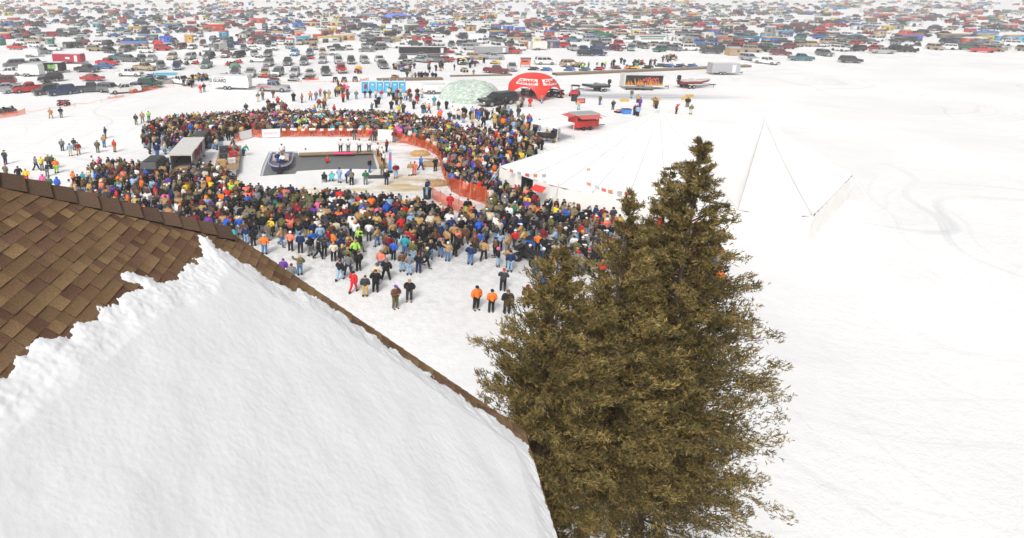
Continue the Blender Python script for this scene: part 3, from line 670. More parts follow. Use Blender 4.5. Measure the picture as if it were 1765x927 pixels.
gear_box(325,306,.7,"tan carton on the snow in front of the gear trailer ramp",30)
# flatbed beside it
fb = thing("flatbed_trailer", G(390,302), R(8), "wooden decked flatbed trailer piled with gear beside the open water", "trailer")
g = Geo()
for k in range(10): g.box((-1.15+.255*k,4.75,.62+.004*(k%2)),(.24,9.5,.08))
g.obj("deck", M_wood, fb); g = Geo()
for s in (-1,1): g.box((s*1.25,4.75,.58),(.1,9.5,.14))
g.obj("side_rail", M_steel, fb); wheels(fb, [(s*1.15,y_) for s in (-1,1) for y_ in (4.2,5.0)], r=.3)
Geo().slab([(-1.1,0,.6),(1.1,0,.6),(1.1,-1.8,.05),(-1.1,-1.8,.05)],.05).obj("ramp", mat("grey_plank",(.33,.31,.28),.8,var=.2), fb)

fbz = .68
for k, (lx, ly, sh_, cc, lb) in enumerate(((-.6,1.2,(.9,.7,.5),(.55,.36,.17),"tan crate at the near end of the flatbed"),(.5,1.6,(.8,.6,.45),(.7,.68,.66),"white cooler chest on the near half of the flatbed"),(-.5,2.6,(.9,.6,.6),(.06,.06,.07),"black equipment case in the middle of the flatbed"),
   (.55,3.3,(.8,.8,.5),(.5,.05,.05),"red storage chest midway along the flatbed"),(-.6,4.3,(1.0,.8,.7),(.05,.05,.06),"tall black speaker case towards the far end of the flatbed"),(.4,4.9,(1.1,.7,.45),(.6,.06,.05),"red machine crate at the far end of the flatbed"),(-.3,5.6,(.8,.6,.5),(.65,.64,.62),"pale box at the very far end of the flatbed"))):
    a = R(8); ly *= 1.5; p = fb.location + Vector((lx*math.cos(a)-ly*math.sin(a), lx*math.sin(a)+ly*math.cos(a), fbz)); t = thing("gear_crate", p, a+R(rr.uniform(-20,20)), lb, "crate", "gear on the flatbed trailer")
    m_ = mat("gear_%.2f_%.2f"%cc[:2], cc, .6, var=.1); Geo().box((0,0,sh_[2]/2),sh_).obj("crate_body", m_, t); Geo().box((0,0,sh_[2]+.025),(sh_[0]+.05,sh_[1]+.05,.05)).obj("lid", m_, t); Geo().box((0,-sh_[1]/2-.012,sh_[2]*.7),(.2,.02,.06)).obj("latch", M_steel, t)
# ================================================================= SHACKS AND FAR TENTS
def shack(px, py, wd, dp, ht, colr, label, roofc=(.5,.5,.5), rz=0, name="fishing_shack"):
    t = thing(name, G(px,py), R(rz), label, "shack", "ice fishing shacks on the lake"); M_w = mat("shack_wall_%.2f_%.2f_%.2f"%colr, colr, .8, var=.1)
    Geo().box((0,0,ht/2+.1),(wd,dp,ht)).obj("wall", M_w, t)
    g = Geo(); z_ = ht+.12; g.add([(-wd/2-.15,-dp/2-.15,z_),(wd/2+.15,-dp/2-.15,z_),(wd/2+.15,dp/2+.15,z_),(-wd/2-.15,dp/2+.15,z_),(-wd/2-.15,0,z_+.45),(wd/2+.15,0,z_+.45)], [(0,1,5,4),(1,2,5),(2,3,4,5),(3,0,4),(3,2,1,0)])
    g.obj("roof", mat("shack_roof_%.2f_%.2f_%.2f"%roofc, roofc, .7), t)
    dd = Geo().box((-wd*.22,-dp/2-.015,ht*.45+.1),(.75,.03,ht*.8)).obj("door", mat("shack_door",(.35,.3,.25),.7), t)
    Geo().box((wd*.25,-dp/2-.015,ht*.62+.1),(.6,.03,.5)).obj("window", mat("dark_glass",(.03,.035,.04),.15,spec=.6), t)
    return t
shack(232,83,8.0,3.2,1.7,(.55,.34,.14),"long wooden shack under a bright blue roof",(.1,.22,.68))
shack(287,73,4.0,2.4,1.7,(.06,.14,.62),"plain blue box shack near the red tent",(.06,.14,.6))
shack(326,73,2.6,2.4,2.2,(.72,.4,.12),"orange wooden shack with flat top",(.6,.35,.15))
shack(86,76,2.4,2.0,1.9,(.06,.22,.17),"green and white shack standing alone",(.6,.62,.6))
shack(901,84,2.4,2.2,2.2,(.45,.22,.12),"tall reddish brown wooden shack by the cream camper",(.5,.45,.4))
shack(952,82,3.6,2.6,2.0,(.1,.1,.16),"dark blue-grey shack beside the cream camper",(.3,.3,.35))
shack(118,83,2.4,2.2,1.5,(.05,.05,.05),"small black tarp covered shack",(.1,.1,.1))
shack(516,63,3.4,2.5,2.0,(.5,.34,.2),"brown board shack behind the blue pickup",(.5,.4,.35))
shack(519,70,2.9,2.2,2.0,(.68,.05,.04),"bright red box shack among white trailers",(.68,.05,.04),rz=5)
shack(1262,95,3.2,2.4,1.9,(.45,.3,.16),"tan board shack near a grey trailer",(.4,.4,.4))
def dome(px, py, rx, ry, h, colr, label, name="dome_shelter"):
    t = thing(name, G(px,py), 0, label, "shelter"); g = Geo(); g.ball((0,0,0),(rx,ry,h),0,24,8,0.0); g.obj("cover", mat("cover_%.2f_%.2f_%.2f"%colr, colr, .6, bump=.3, bscale=1), t, True)
    Geo().box((0,-ry-.02,h*.28),(rx*.3,.25,h*.56)).obj("doorway", M_bk, t); return t
dome(1021,67,3.6,2.2,1.7,(.08,.2,.75),"bright blue arched shelter far out on the lake")
dome(683,30,8.2,4,2.6,(.1,.2,.7),"largest bright blue tarpaulin shelter near the far edge of the lot")
dome(678,71,2.8,2,1.7,(.36,.28,.17),"tan camouflage dome shelter in front of a black coach")
dome(273,78,1.7,1.4,1.7,(.75,.03,.03),"pointed bright red tent between the blue box and the blue roofed shack","peaked_tent")
dome(405,117,1.5,1.3,1.3,(.12,.25,.16),"small green tent among parked snowmobiles","small_tent")
tb = thing("blue_canopy_stall", G(287,144), R(3), "market stall with a light blue awning behind the orange fence", "stall")
Geo().slab([(-2.4,-1,1.9),(2.4,-1,1.9),(2.2,1,2.15),(-2.2,1,2.15)],.06).obj("awning", mat("sky_blue_tarp",(.12,.42,.58),.6), tb)
for x_ in (-2.2,2.2):
    for y_ in (-.9,.9): Geo().box((x_,y_,.95),(.07,.07,1.9)).obj("leg", M_pole, tb)
Geo().box((0,0,.45),(3.8,1.2,.8)).obj("counter", mat("goods",(.35,.3,.28),.8,var=.5,scale=4), tb)
sb = thing("red_billboard", G(905,116), 0, "square red sign board on two posts beside the white van", "sign")
Geo().box((0,0,1.35),(2.5,.08,1.5)).obj("sign_panel", mat("faded_sign",(.7,.16,.1),.6), sb); Geo().box((0,0,2.2),(2.6,.1,.4)).obj("header_panel", mat("dark_header",(.12,.12,.12),.6), sb)
Geo().box((-.2,-.05,1.5),(1.4,.02,.3)).obj("dark_band", M_bk, sb)
for x_ in (-1.1,1.1): Geo().box((x_,.08,1.1),(.09,.07,2.2)).obj("post", M_bk, sb)

# ================================================================= DOCKS LAID ON THE ICE, POOL DECKING
def planks(name, a, b, wd, ht, label, m=None, cat="dock"):
    a, b = Vector(a), Vector(b); d = b-a; L_ = d.length; t = thing(name, a, math.atan2(d.y, d.x), label, cat)
    g = Geo(); n = max(2, int(L_/.3)); rr = random.Random(int(L_*10))
    for k in range(n): g.box(((k+.5)*L_/n, 0, ht+rr.uniform(0,.012)),(L_/n*.93, wd*rr.uniform(.96,1.03), .05))
    g.obj("deck_boards", m or M_wood, t); g = Geo()
    for s in (-1,1): g.box((L_/2, s*(wd/2-.08), ht/2),(L_,.12,max(.05,ht-.05)))
    g.obj("joist", mat("dark_timber",(.2,.14,.09),.8), t); return t
M_grey = mat("greyed_wood", (.3,.25,.2), .85, var=.2, scale=3)
planks("wooden_dock", G(650,139), G(762,137), 1.7, .45, "grey wooden dock stored on the ice with people standing on it", M_grey)
planks("wooden_dock", G(955,129.5), G(1290,115), 1.7, .45, "longest grey wooden dock stored on the ice beyond the flame trailer", M_grey)
planks("narrow_dock", G(776,132), G(882,130), .6, .3, "thin dock rail on the ice between net tent and red dome", M_grey)
planks("pool_walkway", G(515.5,267.5), G(642,263.5), 1.0, .16, "long plank walkway along the far side of the open water", mat("damp_plank",(.34,.24,.14),.7,var=.2), "walkway")
planks("pool_walkway", G(651,262), G(662,291), .9, .16, "short orange-brown plank walkway at the end of the open water", mat("orange_plank",(.5,.26,.12),.7,var=.2), "walkway")
o = thing("pink_mat", G(592,264,.2), R(2), "bright pink mat laid on the plank walkway over the water", "mat"); Geo().box((0,0,.03),(2.4,.9,.04)).obj("mat_sheet", mat("hot_pink",(.8,.08,.2),.7), o)
o = thing("black_platform", G(650,306,0), R(4), "low black platform at the near end of the open water", "platform"); Geo().box((0,0,.13),(2.1,.75,.12)).obj("platform_top", mat("wet_black",(.06,.06,.065),.4), o); Geo().box((0,0,.04),(1.9,.6,.07)).obj("platform_base", M_bk, o)
# ---- bass boat floating in the opening
M_hull = mat("violet_hull", (.10,.10,.38), .25, coat=.5); M_deck = mat("boat_deck", (.16,.15,.18), .8, var=.2); M_rim = mat("pale_gunwale", (.38,.38,.62), .3)
bo = thing("bass_boat", G(481,297,-.14), R(2), "violet rimmed fishing boat floating in the dark open water", "boat", None, 1.16)
N = 26; stn = []
for i in range(N+1):
    t = i/N; y_ = 4.9*t; w_ = 1.12*(1 - max(0, (.42-t)/.42)**2.3)**.5 if t < .42 else 1.12-.06*(t-.42); stn.append((y_, max(.05, w_)))
g = Geo(); vs = []; fs = []
for y_, w_ in stn: vs += [(-w_,y_,.55),(-w_*.82,y_,.05),(0,y_,-.25),(w_*.82,y_,.05),(w_,y_,.55)]
for i in range(N):
    for k in range(4): fs.append((i*5+k, i*5+k+1, (i+1)*5+k+1, (i+1)*5+k))
fs += [(4,3,2,1,0), tuple(N*5+k for k in range(5))]; g.add(vs, fs); g.obj("hull", mat("dark_hull",(.03,.03,.06),.2,coat=.5), bo)
g = Geo(); g.add([v for y_, w_ in stn for v in ((-w_+.06,y_,.47),(w_-.06,y_,.47))], [(2*i,2*i+1,2*i+3,2*i+2) for i in range(N)]); g.obj("deck", M_deck, bo)
g = Geo()
for s in (-1,1):
    for i in range(N): g.tube((s*stn[i][1],stn[i][0],.57),(s*stn[i+1][1],stn[i+1][0],.57),.055,6)
g.tube((-stn[-1][1],stn[-1][0],.57),(stn[-1][1],stn[-1][0],.57),.055,6); g.obj("gunwale", M_rim, bo)
g = Geo(); g.tube((.1,-.3,.1),(.1,.1,.9),.05,6); g.box((.1,-.45,.25),(.5,.45,.35)); g.tube((.1,-.35,.5),(1.1,-.3,.35),.04,6); g.obj("trolling_motor", M_bk, bo)
g = Geo(); g.box((.55,2.9,.75),(.6,.5,.55),top=(.9,.6)); g.obj("console", mat("console_grey",(.3,.28,.3),.4), bo)
for x_ in (-.55,.0,.55):
    o = Geo().box((x_,2.2,.6),(.48,.5,.14)).obj("seat", mat("boat_seat",(.5,.45,.4),.6), bo); Geo().box((x_,2.48,.85),(.48,.12,.5)).obj("seat_back", mat("boat_seat",(0,0,0)), o)
g = Geo(); g.box((0,5.25,.75),(.42,.6,.6),top=(.85,.8)); g.box((0,5.2,.25),(.2,.3,.6)); g.obj("outboard_motor", M_bk, bo)
# ---- boats on trailers
def trailer_boat(px, py, rz, label, hull, deck, s=1.0, motor=True, cover=None):
    t = thing("boat_on_trailer", G(px,py), R(rz), label, "boat", None, s)
    N = 16; g = Geo(); vs = []; fs = []
    for i in range(N+1):
        u = i/N; y_ = -2.7+5.4*u; w_ = 1.05*min(1, (u*2.3)**.55) ; k = .25*(1-min(1, u*2.2)); vs += [(-w_,y_,1.25+k),(-w_*.75,y_,.75+k*1.6),(0,y_,.6+k*2.2),(w_*.75,y_,.75+k*1.6),(w_,y_,1.25+k)]
    for i in range(N):
        for k in range(4): fs.append((i*5+k, i*5+k+1, (i+1)*5+k+1, (i+1)*5+k))
    fs.append(tuple(N*5+k for k in range(5))); g.add(vs, fs); g.obj("hull", hull, t)
    dk = Geo(); dk.add([vs[i*5+j] for i in range(N+1) for j in (0,4)], [(2*i,2*i+1,2*i+3,2*i+2) for i in range(N)]); dk.v = [(x*.97,y,z-.06) for x,y,z in dk.v]; dk.obj("deck", deck, t)
    Geo().box((0,.5,1.4),(1.3,.9,.35),top=(.9,.7)).obj("console", deck, t)
    if motor: g = Geo(); g.box((0,3.0,1.85),(.42,.55,.7),top=(.85,.8)); g.box((0,2.95,1.1),(.16,.3,1.0)); g.obj("outboard_motor", M_bk, t)
    g = Geo()
    for s_ in (-1,1): g.tube((s_*.8,2.4,.5),(s_*.8,-1.6,.5),.06,6); g.tube((s_*.8,-1.6,.5),(0,-4.0,.5),.06,6)
    g.tube((-.9,1.2,.45),(.9,1.2,.45),.06,6); g.tube((0,-3.6,0),(0,-3.6,.6),.05,6); g.obj("trailer_frame", M_bk, t)
    wheels(t, [(s_*1.0,y_) for s_ in (-1,1) for y_ in (.8,1.6)], r=.33); return t
trailer_boat(1024,157,-84+3,"charcoal bass boat with raised black outboard on a trailer", mat("charcoal_gloss",(.04,.045,.05),.25), mat("grey_deck",(.22,.23,.24),.6))
trailer_boat(1196,151,-270+6,"maroon and white striped boat with tilted black motor on a trailer", mat("maroon_gloss",(.3,.05,.05),.25), mat("pale_deck",(.6,.58,.56),.5), 1.15)

# ---- small things round the opening
def barrel(px, py, s, m, label, name="black_barrel"):
    t = thing(name, G(px,py), 0, label, "barrel"); Geo().tube((0,0,0),(0,0,s),s*.36,16,r2=s*.42).obj("drum", m, t, False)
    Geo().tube((0,0,s),(0,0,s+.04),s*.46,16).obj("rim", m, t); return t
barrel(736,342,1.0,M_bk,"black barrel that a man in a dark jacket stands on")
def bale(px, py, rz, label):
    t = thing("straw_bale", G(px,py), R(rz), label, "straw bale", "yellow straw bales on the ice"); Geo().box((0,0,.22),(1.35,.6,.44)).obj("straw_block", mat("straw",(.68,.45,.13),.9,var=.2,scale=8,bump=.6), t)
    g = Geo(); [g.box((x_,0,.22),(.03,.62,.46)) for x_ in (-.35,.35)]; g.obj("twine", mat("twine",(.4,.2,.08),.8), t)
bale(965,168,5,"straw bale beside the red dome tent"); bale(1076,175,0,"straw bale alone on the snow in front of the flame trailer")
bale(1130,173,-4,"straw bale right of the lone one, before the flame trailer"); bale(1182,172,3,"lower straw bale of the pair below the maroon striped boat"); bale(1188,167,20,"upper straw bale of the pair below the maroon striped boat")
# hay rolls and tan heaps by the inner fence
for px, py, lb, cc in ((724,266,"tan canvas heap by the bend of the orange fence",(.5,.3,.12)),(752,318,"round brown wicker heap beside the orange netting lane",(.38,.24,.12)),(742,285,"flattened brown tarp heap behind the man in black",(.36,.25,.14))):
    t = thing("tarp_heap", G(px,py), 0, lb, "tarp heap"); g = Geo(); g.ball((0,0,.0),(1.25,.7,.55),0,14,5,0.0); g.v = [(x+.12*mn.noise(Vector((x*3,y*3,z))), y+.12*mn.noise(Vector((y*3,x*3,z))), max(0,z+.16*mn.noise(Vector((x*4,y*4,1))))) for x,y,z in g.v]; g.obj("tarp", mat("canvas_%.2f"%cc[0],cc,.9,var=.2,bump=.4,bscale=6), t)
# paddle board style blue banner standing up, white banner frames
t = thing("feather_banner", G(672,297), 0, "tall narrow blue feather banner beside the plank walkway", "banner"); Geo().box((0,0,1.25),(.42,.05,2.1),top=(.6,1)).obj("banner_cloth", mat("banner_blue",(.12,.28,.6),.6), t); Geo().box((0,-.04,1.75),(.26,.02,.4)).obj("banner_emblem", mat("hot_pink",(0,0,0)), t); Geo().box((0,0,.1),(.6,.4,.2)).obj("banner_base", M_bk, t)

# ================================================================= FENCES
mf = bpy.data.materials.new("orange_snow_fence"); mf.use_nodes = True; nt = mf.node_tree; b = nt.nodes["Principled BSDF"]; b.inputs["Base Color"].default_value = (.95,.13,.02,1); b.inputs["Roughness"].default_value = .6
b.inputs["Transmission Weight"].default_value = 0
v = nt.nodes.new("ShaderNodeTexCoord").outputs["UV"]
sx = nt.nodes.new("ShaderNodeSeparateXYZ"); nt.links.new(v, sx.inputs[0])
def wavy(s, k): return mth(nt, 'LESS_THAN', mth(nt, 'FRACT', mth(nt, 'MULTIPLY', s, k)), .60)
holes = mth(nt, 'MULTIPLY', wavy(sx.outputs[0], 9.0), wavy(sx.outputs[1], 12.0))
tr = nt.nodes.new("ShaderNodeBsdfTransparent"); tl2 = nt.nodes.new("ShaderNodeBsdfTranslucent"); tl2.inputs[0].default_value = (.95,.14,.02,1)
mx1 = nt.nodes.new("ShaderNodeMixShader"); mx1.inputs[0].default_value = .45; nt.links.new(b.outputs[0], mx1.inputs[1]); nt.links.new(tl2.outputs[0], mx1.inputs[2])
mx2 = nt.nodes.new("ShaderNodeMixShader"); nt.links.new(holes, mx2.inputs[0]); nt.links.new(mx1.outputs[0], mx2.inputs[1]); nt.links.new(tr.outputs[0], mx2.inputs[2])
nt.links.new(mx2.outputs[0], nt.nodes["Material Output"].inputs[0])
M_fence = mf; M_post = mat("fence_post", (.45,.3,.2), .7)
def fence(pts, ht, label, sag=.12, name="snow_fence", m=None, base=.04, seg=.35, group="orange snow fences"):
    pts = [Vector((p.x,p.y,0)) for p in pts]; t = thing(name, pts[0], 0, label, "fence", group); o = pts[0]
    vs = []; uv = []; d = 0
    for a, b2 in zip(pts, pts[1:]):
        L_ = (b2-a).length; n = max(1, int(L_/seg))
        for k in range(n + (1 if b2 is pts[-1] else 0)):
            u = k/n; p = a.lerp(b2, u)-o; dz = sag*math.sin(math.pi*u)*(1+.5*math.sin(d*3+k)); wob = .05*math.sin(k*1.9+d)
            nn = (b2-a).normalized().cross(Vector((0,0,1)))*wob
            vs += [(p.x+nn.x,p.y+nn.y,base), (p.x-nn.x,p.y-nn.y,ht-dz)]; uv += [(d+L_*u, 0), (d+L_*u, ht)]
        d += L_
    n = len(vs)//2; g = Geo(); g.add(vs, [(2*i,2*i+2,2*i+3,2*i+1) for i in range(n-1)]); me = g.mesh("fence_netting", m or M_fence)
    ul = me.uv_layers.new(name="UV"); k = 0
    for poly in me.polygons:
        for li in poly.loop_indices: ul.data[li].uv = uv[me.loops[li].vertex_index]
    link("fence_netting", me, t)
    for p in pts: Geo().tube((p.x-o.x,p.y-o.y,0),(p.x-o.x,p.y-o.y,ht+.12),.035,6).obj("fence_post", M_post, t)
    return t
ff = fence([G(x,y) for x,y in ((484,236),(510,236),(540,235.5),(570,236),(600,236),(625,237),(649,238))], 1.25, "orange fence with white papers along the far side of the open water")
for k in range(15):
    p = G(490+k*10.8+3*math.sin(k*2.1), 236.6, 0) - ff.location; Geo().box((p.x, p.y-.12, 1.12+.05*math.sin(k*1.7)), (.42,.015,.3), ry=.12*math.sin(k*3.1)).obj("paper_sheet", mat("paper_white",(.82,.8,.8),.6), ff)
fence([G(x,y) for x,y in ((680,241),(697,247),(715,252),(735,258),(752,268),(759,280),(762,297),(770,318),(778,330))], 1.25, "curving orange fence holding back the densest crowd east of the water")
fence([G(x,y) for x,y in ((406,247),(420,240),(437,236),(452,238))], 1.2, "short orange fence piece at the corner by the flatbed trailer")
fence([G(x,y) for x,y in ((366,243),(384,242))], 1.3, "small orange fence panel behind the gear trailer")
fence([G(x,y) for x,y in ((745,342),(758,352),(790,366),(818,379))], 1.3, "near orange fence closing the lane where the red suited person stands")
fence([G(x,y) for x,y in ((778,330),(792,338),(810,343),(836,352),(840,362))], 1.7, "double height orange fence at the far side of the netting lane")
fence([G(x,y) for x,y in ((224,162),(248,158),(271,154))], .9, "low orange fence in front of the white capped pickup")
fence([G(x,y) for x,y in ((188,171),(200,169),(214,167))], .5, "short slumped orange fence by the rear of the parked row")
fence([G(x,y) for x,y in ((-5,205),(14,202),(30,200),(44,196))], .9, "orange fence roll beside the dark snowmobiles at the photo edge")
fence([G(x,y) for x,y in ((527,139),(549,138))], .6, "low orange fence piece behind the painted pickup")
fence([G(x,y) for x,y in ((621,141),(635,139))], .7, "small orange fence piece near the four-wheelers")
fence([G(x,y) for x,y in ((570,142),(594,142))], .3, "flattened orange fence under the row of four-wheelers")
def rope(pts, label, r=.03, z=.55, m=None):
    t = thing("marker_rope", pts[0], 0, label, "rope"); o = t.location; g = Geo()
    P_ = [Vector((p.x,p.y,z))-Vector((o.x,o.y,0)) for p in pts]
    for a, b2 in zip(P_, P_[1:]):
        for k in range(8):
            u, v_ = k/8, (k+1)/8; g.tube(a.lerp(b2,u)-Vector((0,0,.25*math.sin(math.pi*u))), a.lerp(b2,v_)-Vector((0,0,.25*math.sin(math.pi*v_))), r, 4, cap=False)
    g.obj("rope_line", m or mat("orange_rope",(.9,.25,.1),.7), t)
    for p in P_: Geo().tube((p.x,p.y,0),(p.x,p.y,z+.1),.03,5).obj("stake", M_post, t)
rope([G(x,y) for x,y in ((44,197),(85,191),(130,184),(175,177),(186,173))], "long thin orange rope running past the red four-wheeler")
rope([G(x,y) for x,y in ((271,155),(300,152),(340,151),(362,150))], "thin orange rope leading to the white lettered trailer")
rope([G(x,y) for x,y in ((480,146),(520,143),(560,144),(620,143))], "thin orange rope in front of the four-wheelers")
# white banners on the fence
def banner(a, b2, ht, label, colr=(.82,.8,.8), ink=True, z=.1):
    a, b2 = Vector((a.x,a.y,0)), Vector((b2.x,b2.y,0)); d = b2-a; t = thing("white_banner", a, math.atan2(d.y,d.x), label, "banner", "banners tied along the barrier")
    L_ = d.length; Geo().box((L_/2,0,z+ht/2),(L_,.04,ht)).obj("banner_sheet", mat("banner_white",colr,.6,var=.03), t)
    for x_ in (0,L_): Geo().tube((x_,.05,0),(x_,.05,ht+z+.1),.03,6).obj("post", M_post, t)
    if ink:
        g = Geo(); rr = random.Random(int(L_*100)); x_ = L_*.16
        while x_ < L_*.84:
            w_ = rr.uniform(.12,.3); g.box((x_,-.026,z+ht*.5),(w_,.012,ht*rr.uniform(.2,.34))); x_ += w_+.08
        g.obj("printed_marks", mat("pale_red_print",(.75,.5,.5),.6), t)
banner(G(452,238.5), G(483,237), 1.15, "white banner with faint pink print left of the long orange fence")
banner(G(413,243), G(434,237.5), 1.1, "slanted white banner near the man in green at the corner", ink=False)
banner(G(651,243), G(677,244), 1.5, "tall white banner board between the two orange fences", ink=False)
# ================================================================= VEHICLES  (length along local y, front at -y)
M_glass = mat("car_glass", (.025,.03,.035), .12, spec=.7, var=.02); M_tyre = mat("tyre", (.02,.02,.02), .85); M_hub = mat("wheel_rim", (.35,.35,.36), .35, metal=.5)
M_chrome = mat("bumper_chrome", (.45,.45,.46), .3, metal=.6); M_lamp = mat("headlight_glass", (.75,.75,.72), .15, spec=.6); M_tail = mat("tail_lamp_red", (.5,.02,.02), .3); M_grl = mat("grille_dark", (.04,.04,.045), .5)
PAINT = {k: mat("paint_"+k.replace(' ','_'), c, .35, var=.03, scale=.8, coat=.3, spec=.5) for k, c in {
 'black':(.02,.02,.022),'charcoal':(.055,.06,.065),'grey':(.15,.155,.16),'silver':(.36,.37,.38),'white':(.75,.75,.74),'red':(.5,.02,.02),'maroon':(.17,.02,.03),
 'dark blue':(.02,.04,.12),'blue':(.04,.14,.42),'teal':(.05,.16,.18),'green':(.02,.11,.07),'tan':(.42,.32,.2),'gold':(.3,.24,.15),'orange':(.7,.2,.03),'light blue':(.12,.36,.62),'yellow':(.75,.5,.05)}.items()}
SPEC = { # L, W, belt z, roof z, hood z, cab y0 (windshield base), roof front, roof rear, cab rear base, bed?
 'pickup_truck': dict(L=5.7,W=1.95,belt=1.12,roof=1.85,hood=1.08,c=(-1.15,-.55,.75,.95),bed=True),
 'sport_utility_vehicle': dict(L=4.8,W=1.9,belt=1.12,roof=1.82,hood=1.05,c=(-1.1,-.5,2.05,2.32),bed=False),
 'car': dict(L=4.7,W=1.8,belt=.92,roof=1.42,hood=.86,c=(-1.0,-.3,1.0,1.75),bed=False),
 'van': dict(L=5.0,W=1.95,belt=1.2,roof=2.0,hood=1.12,c=(-1.7,-1.0,2.2,2.42),bed=False)}
def body_geo(S):
    L, W = S['L'], S['W']; f, b = -L/2, L/2; hz, bz = S['hood'], S['belt']; c = S['c']; r = .40 if W > 1.85 else .34
    fa, ra = f+.95, b-1.15
    def arch(y, up):   # notches for the wheels along the sill
        return [(y-up*r*1.18,.38),(y-up*r*.9,.38+r*.62),(y,.38+r*.92),(y+up*r*.9,.38+r*.62),(y+up*r*1.18,.38)]
    top = [(b,.98 if S['bed'] else bz),(b,.42)]
    prof = [(f,.42)] + arch(fa,1) + arch(ra,1) + [(b,.42),(b,bz-.02)]
    if not S['bed']: prof += [(c[3],bz)] if c[3] < b-.1 else []
    prof += [(c[0],bz),(f+.12,hz),(f,hz-.22)]
    g = Geo()
    if S['bed']:
        # open bed: solid up to floor, side walls above
        prof = [(f,.42)] + arch(fa,1) + arch(ra,1) + [(b,.42),(b,.72),(c[3]+.02,.72),(c[3]+.02,bz),(c[0],bz),(f+.12,hz),(f,hz-.22)]
        prof = [(y,z) if not (y==b and z==.72) else (y,.9) for y,z in prof]; prof = [(y,z) if z != .72 else (y,.9) for y,z in prof]
        g.prism(prof[::-1], -W/2, W/2)
        for s in (-1,1): g.box((s*(W/2-.04),(c[3]+b)/2+.01,(.9+bz)/2),(.08,b-c[3]-.03,bz-.9))
        g.box((0,b-.04,(.9+bz)/2),(W-.17,.07,bz-.91))
    else: g.prism(prof[::-1], -W/2, W/2)
    # greenhouse: narrows upwards
    wi, wt = W/2-.03, W/2-.2; z1 = S['roof']
    g.hexa([(-wi,c[0],bz),(wi,c[0],bz),(wi,c[3],bz),(-wi,c[3],bz),(-wt,c[1],z1),(wt,c[1],z1),(wt,c[2],z1),(-wt,c[2],z1)])
    g.hexa([(-wt+.03,c[1]+.03,z1+.002),(wt-.03,c[1]+.03,z1+.002),(wt-.03,c[2]-.03,z1+.002),(-wt+.03,c[2]-.03,z1+.002),(-wt+.14,c[1]+.14,z1+.05),(wt-.14,c[1]+.14,z1+.05),(wt-.14,c[2]-.14,z1+.05),(-wt+.14,c[2]-.14,z1+.05)])
    return g, fa, ra, r
def quad_on(a, b, c, d, m0, m1, n0, n1, off):
    a, b, c, d = map(Vector, (a,b,c,d)); f = lambda u, v: a.lerp(b,u).lerp(d.lerp(c,u), v)
    n = (b-a).cross(d-a).normalized()*off; p = [f(m0,n0), f(m1,n0), f(m1,n1), f(m0,n1)]
    return [x+n for x in p]
def glass_geos(S):
    W = S['W']; c = S['c']; bz, z1 = S['belt'], S['roof']; wi, wt = W/2-.03, W/2-.2
    A,B,Cc,D = (-wi,c[0],bz),(wi,c[0],bz),(wi,c[3],bz),(-wi,c[3],bz); a,b,c2,d = (-wt,c[1],z1),(wt,c[1],z1),(wt,c[2],z1),(-wt,c[2],z1)
    ws = Geo().add(quad_on(A,B,b,a,.05,.95,.08,.92,.012),[(0,1,2,3)]); rw = Geo().add(quad_on(Cc,D,d,c2,.1,.9,.12,.88,.012),[(0,1,2,3)])
    sides = []
    for q in ((B,Cc,c2,b),(D,A,a,d)):
        g = Geo(); spans = ((.06,.47),(.51,.93)) if S['bed'] or S['L'] < 4.75 else ((.05,.33),(.36,.62),(.65,.95))
        for s0, s1 in spans:
            if q[0] is D: s0, s1 = 1-s1, 1-s0
            g.add(quad_on(*q, s0, s1, .1, .88, .012), [(0,1,2,3)])
        sides.append(g)
    return ws, rw, sides
VPROTO = {}
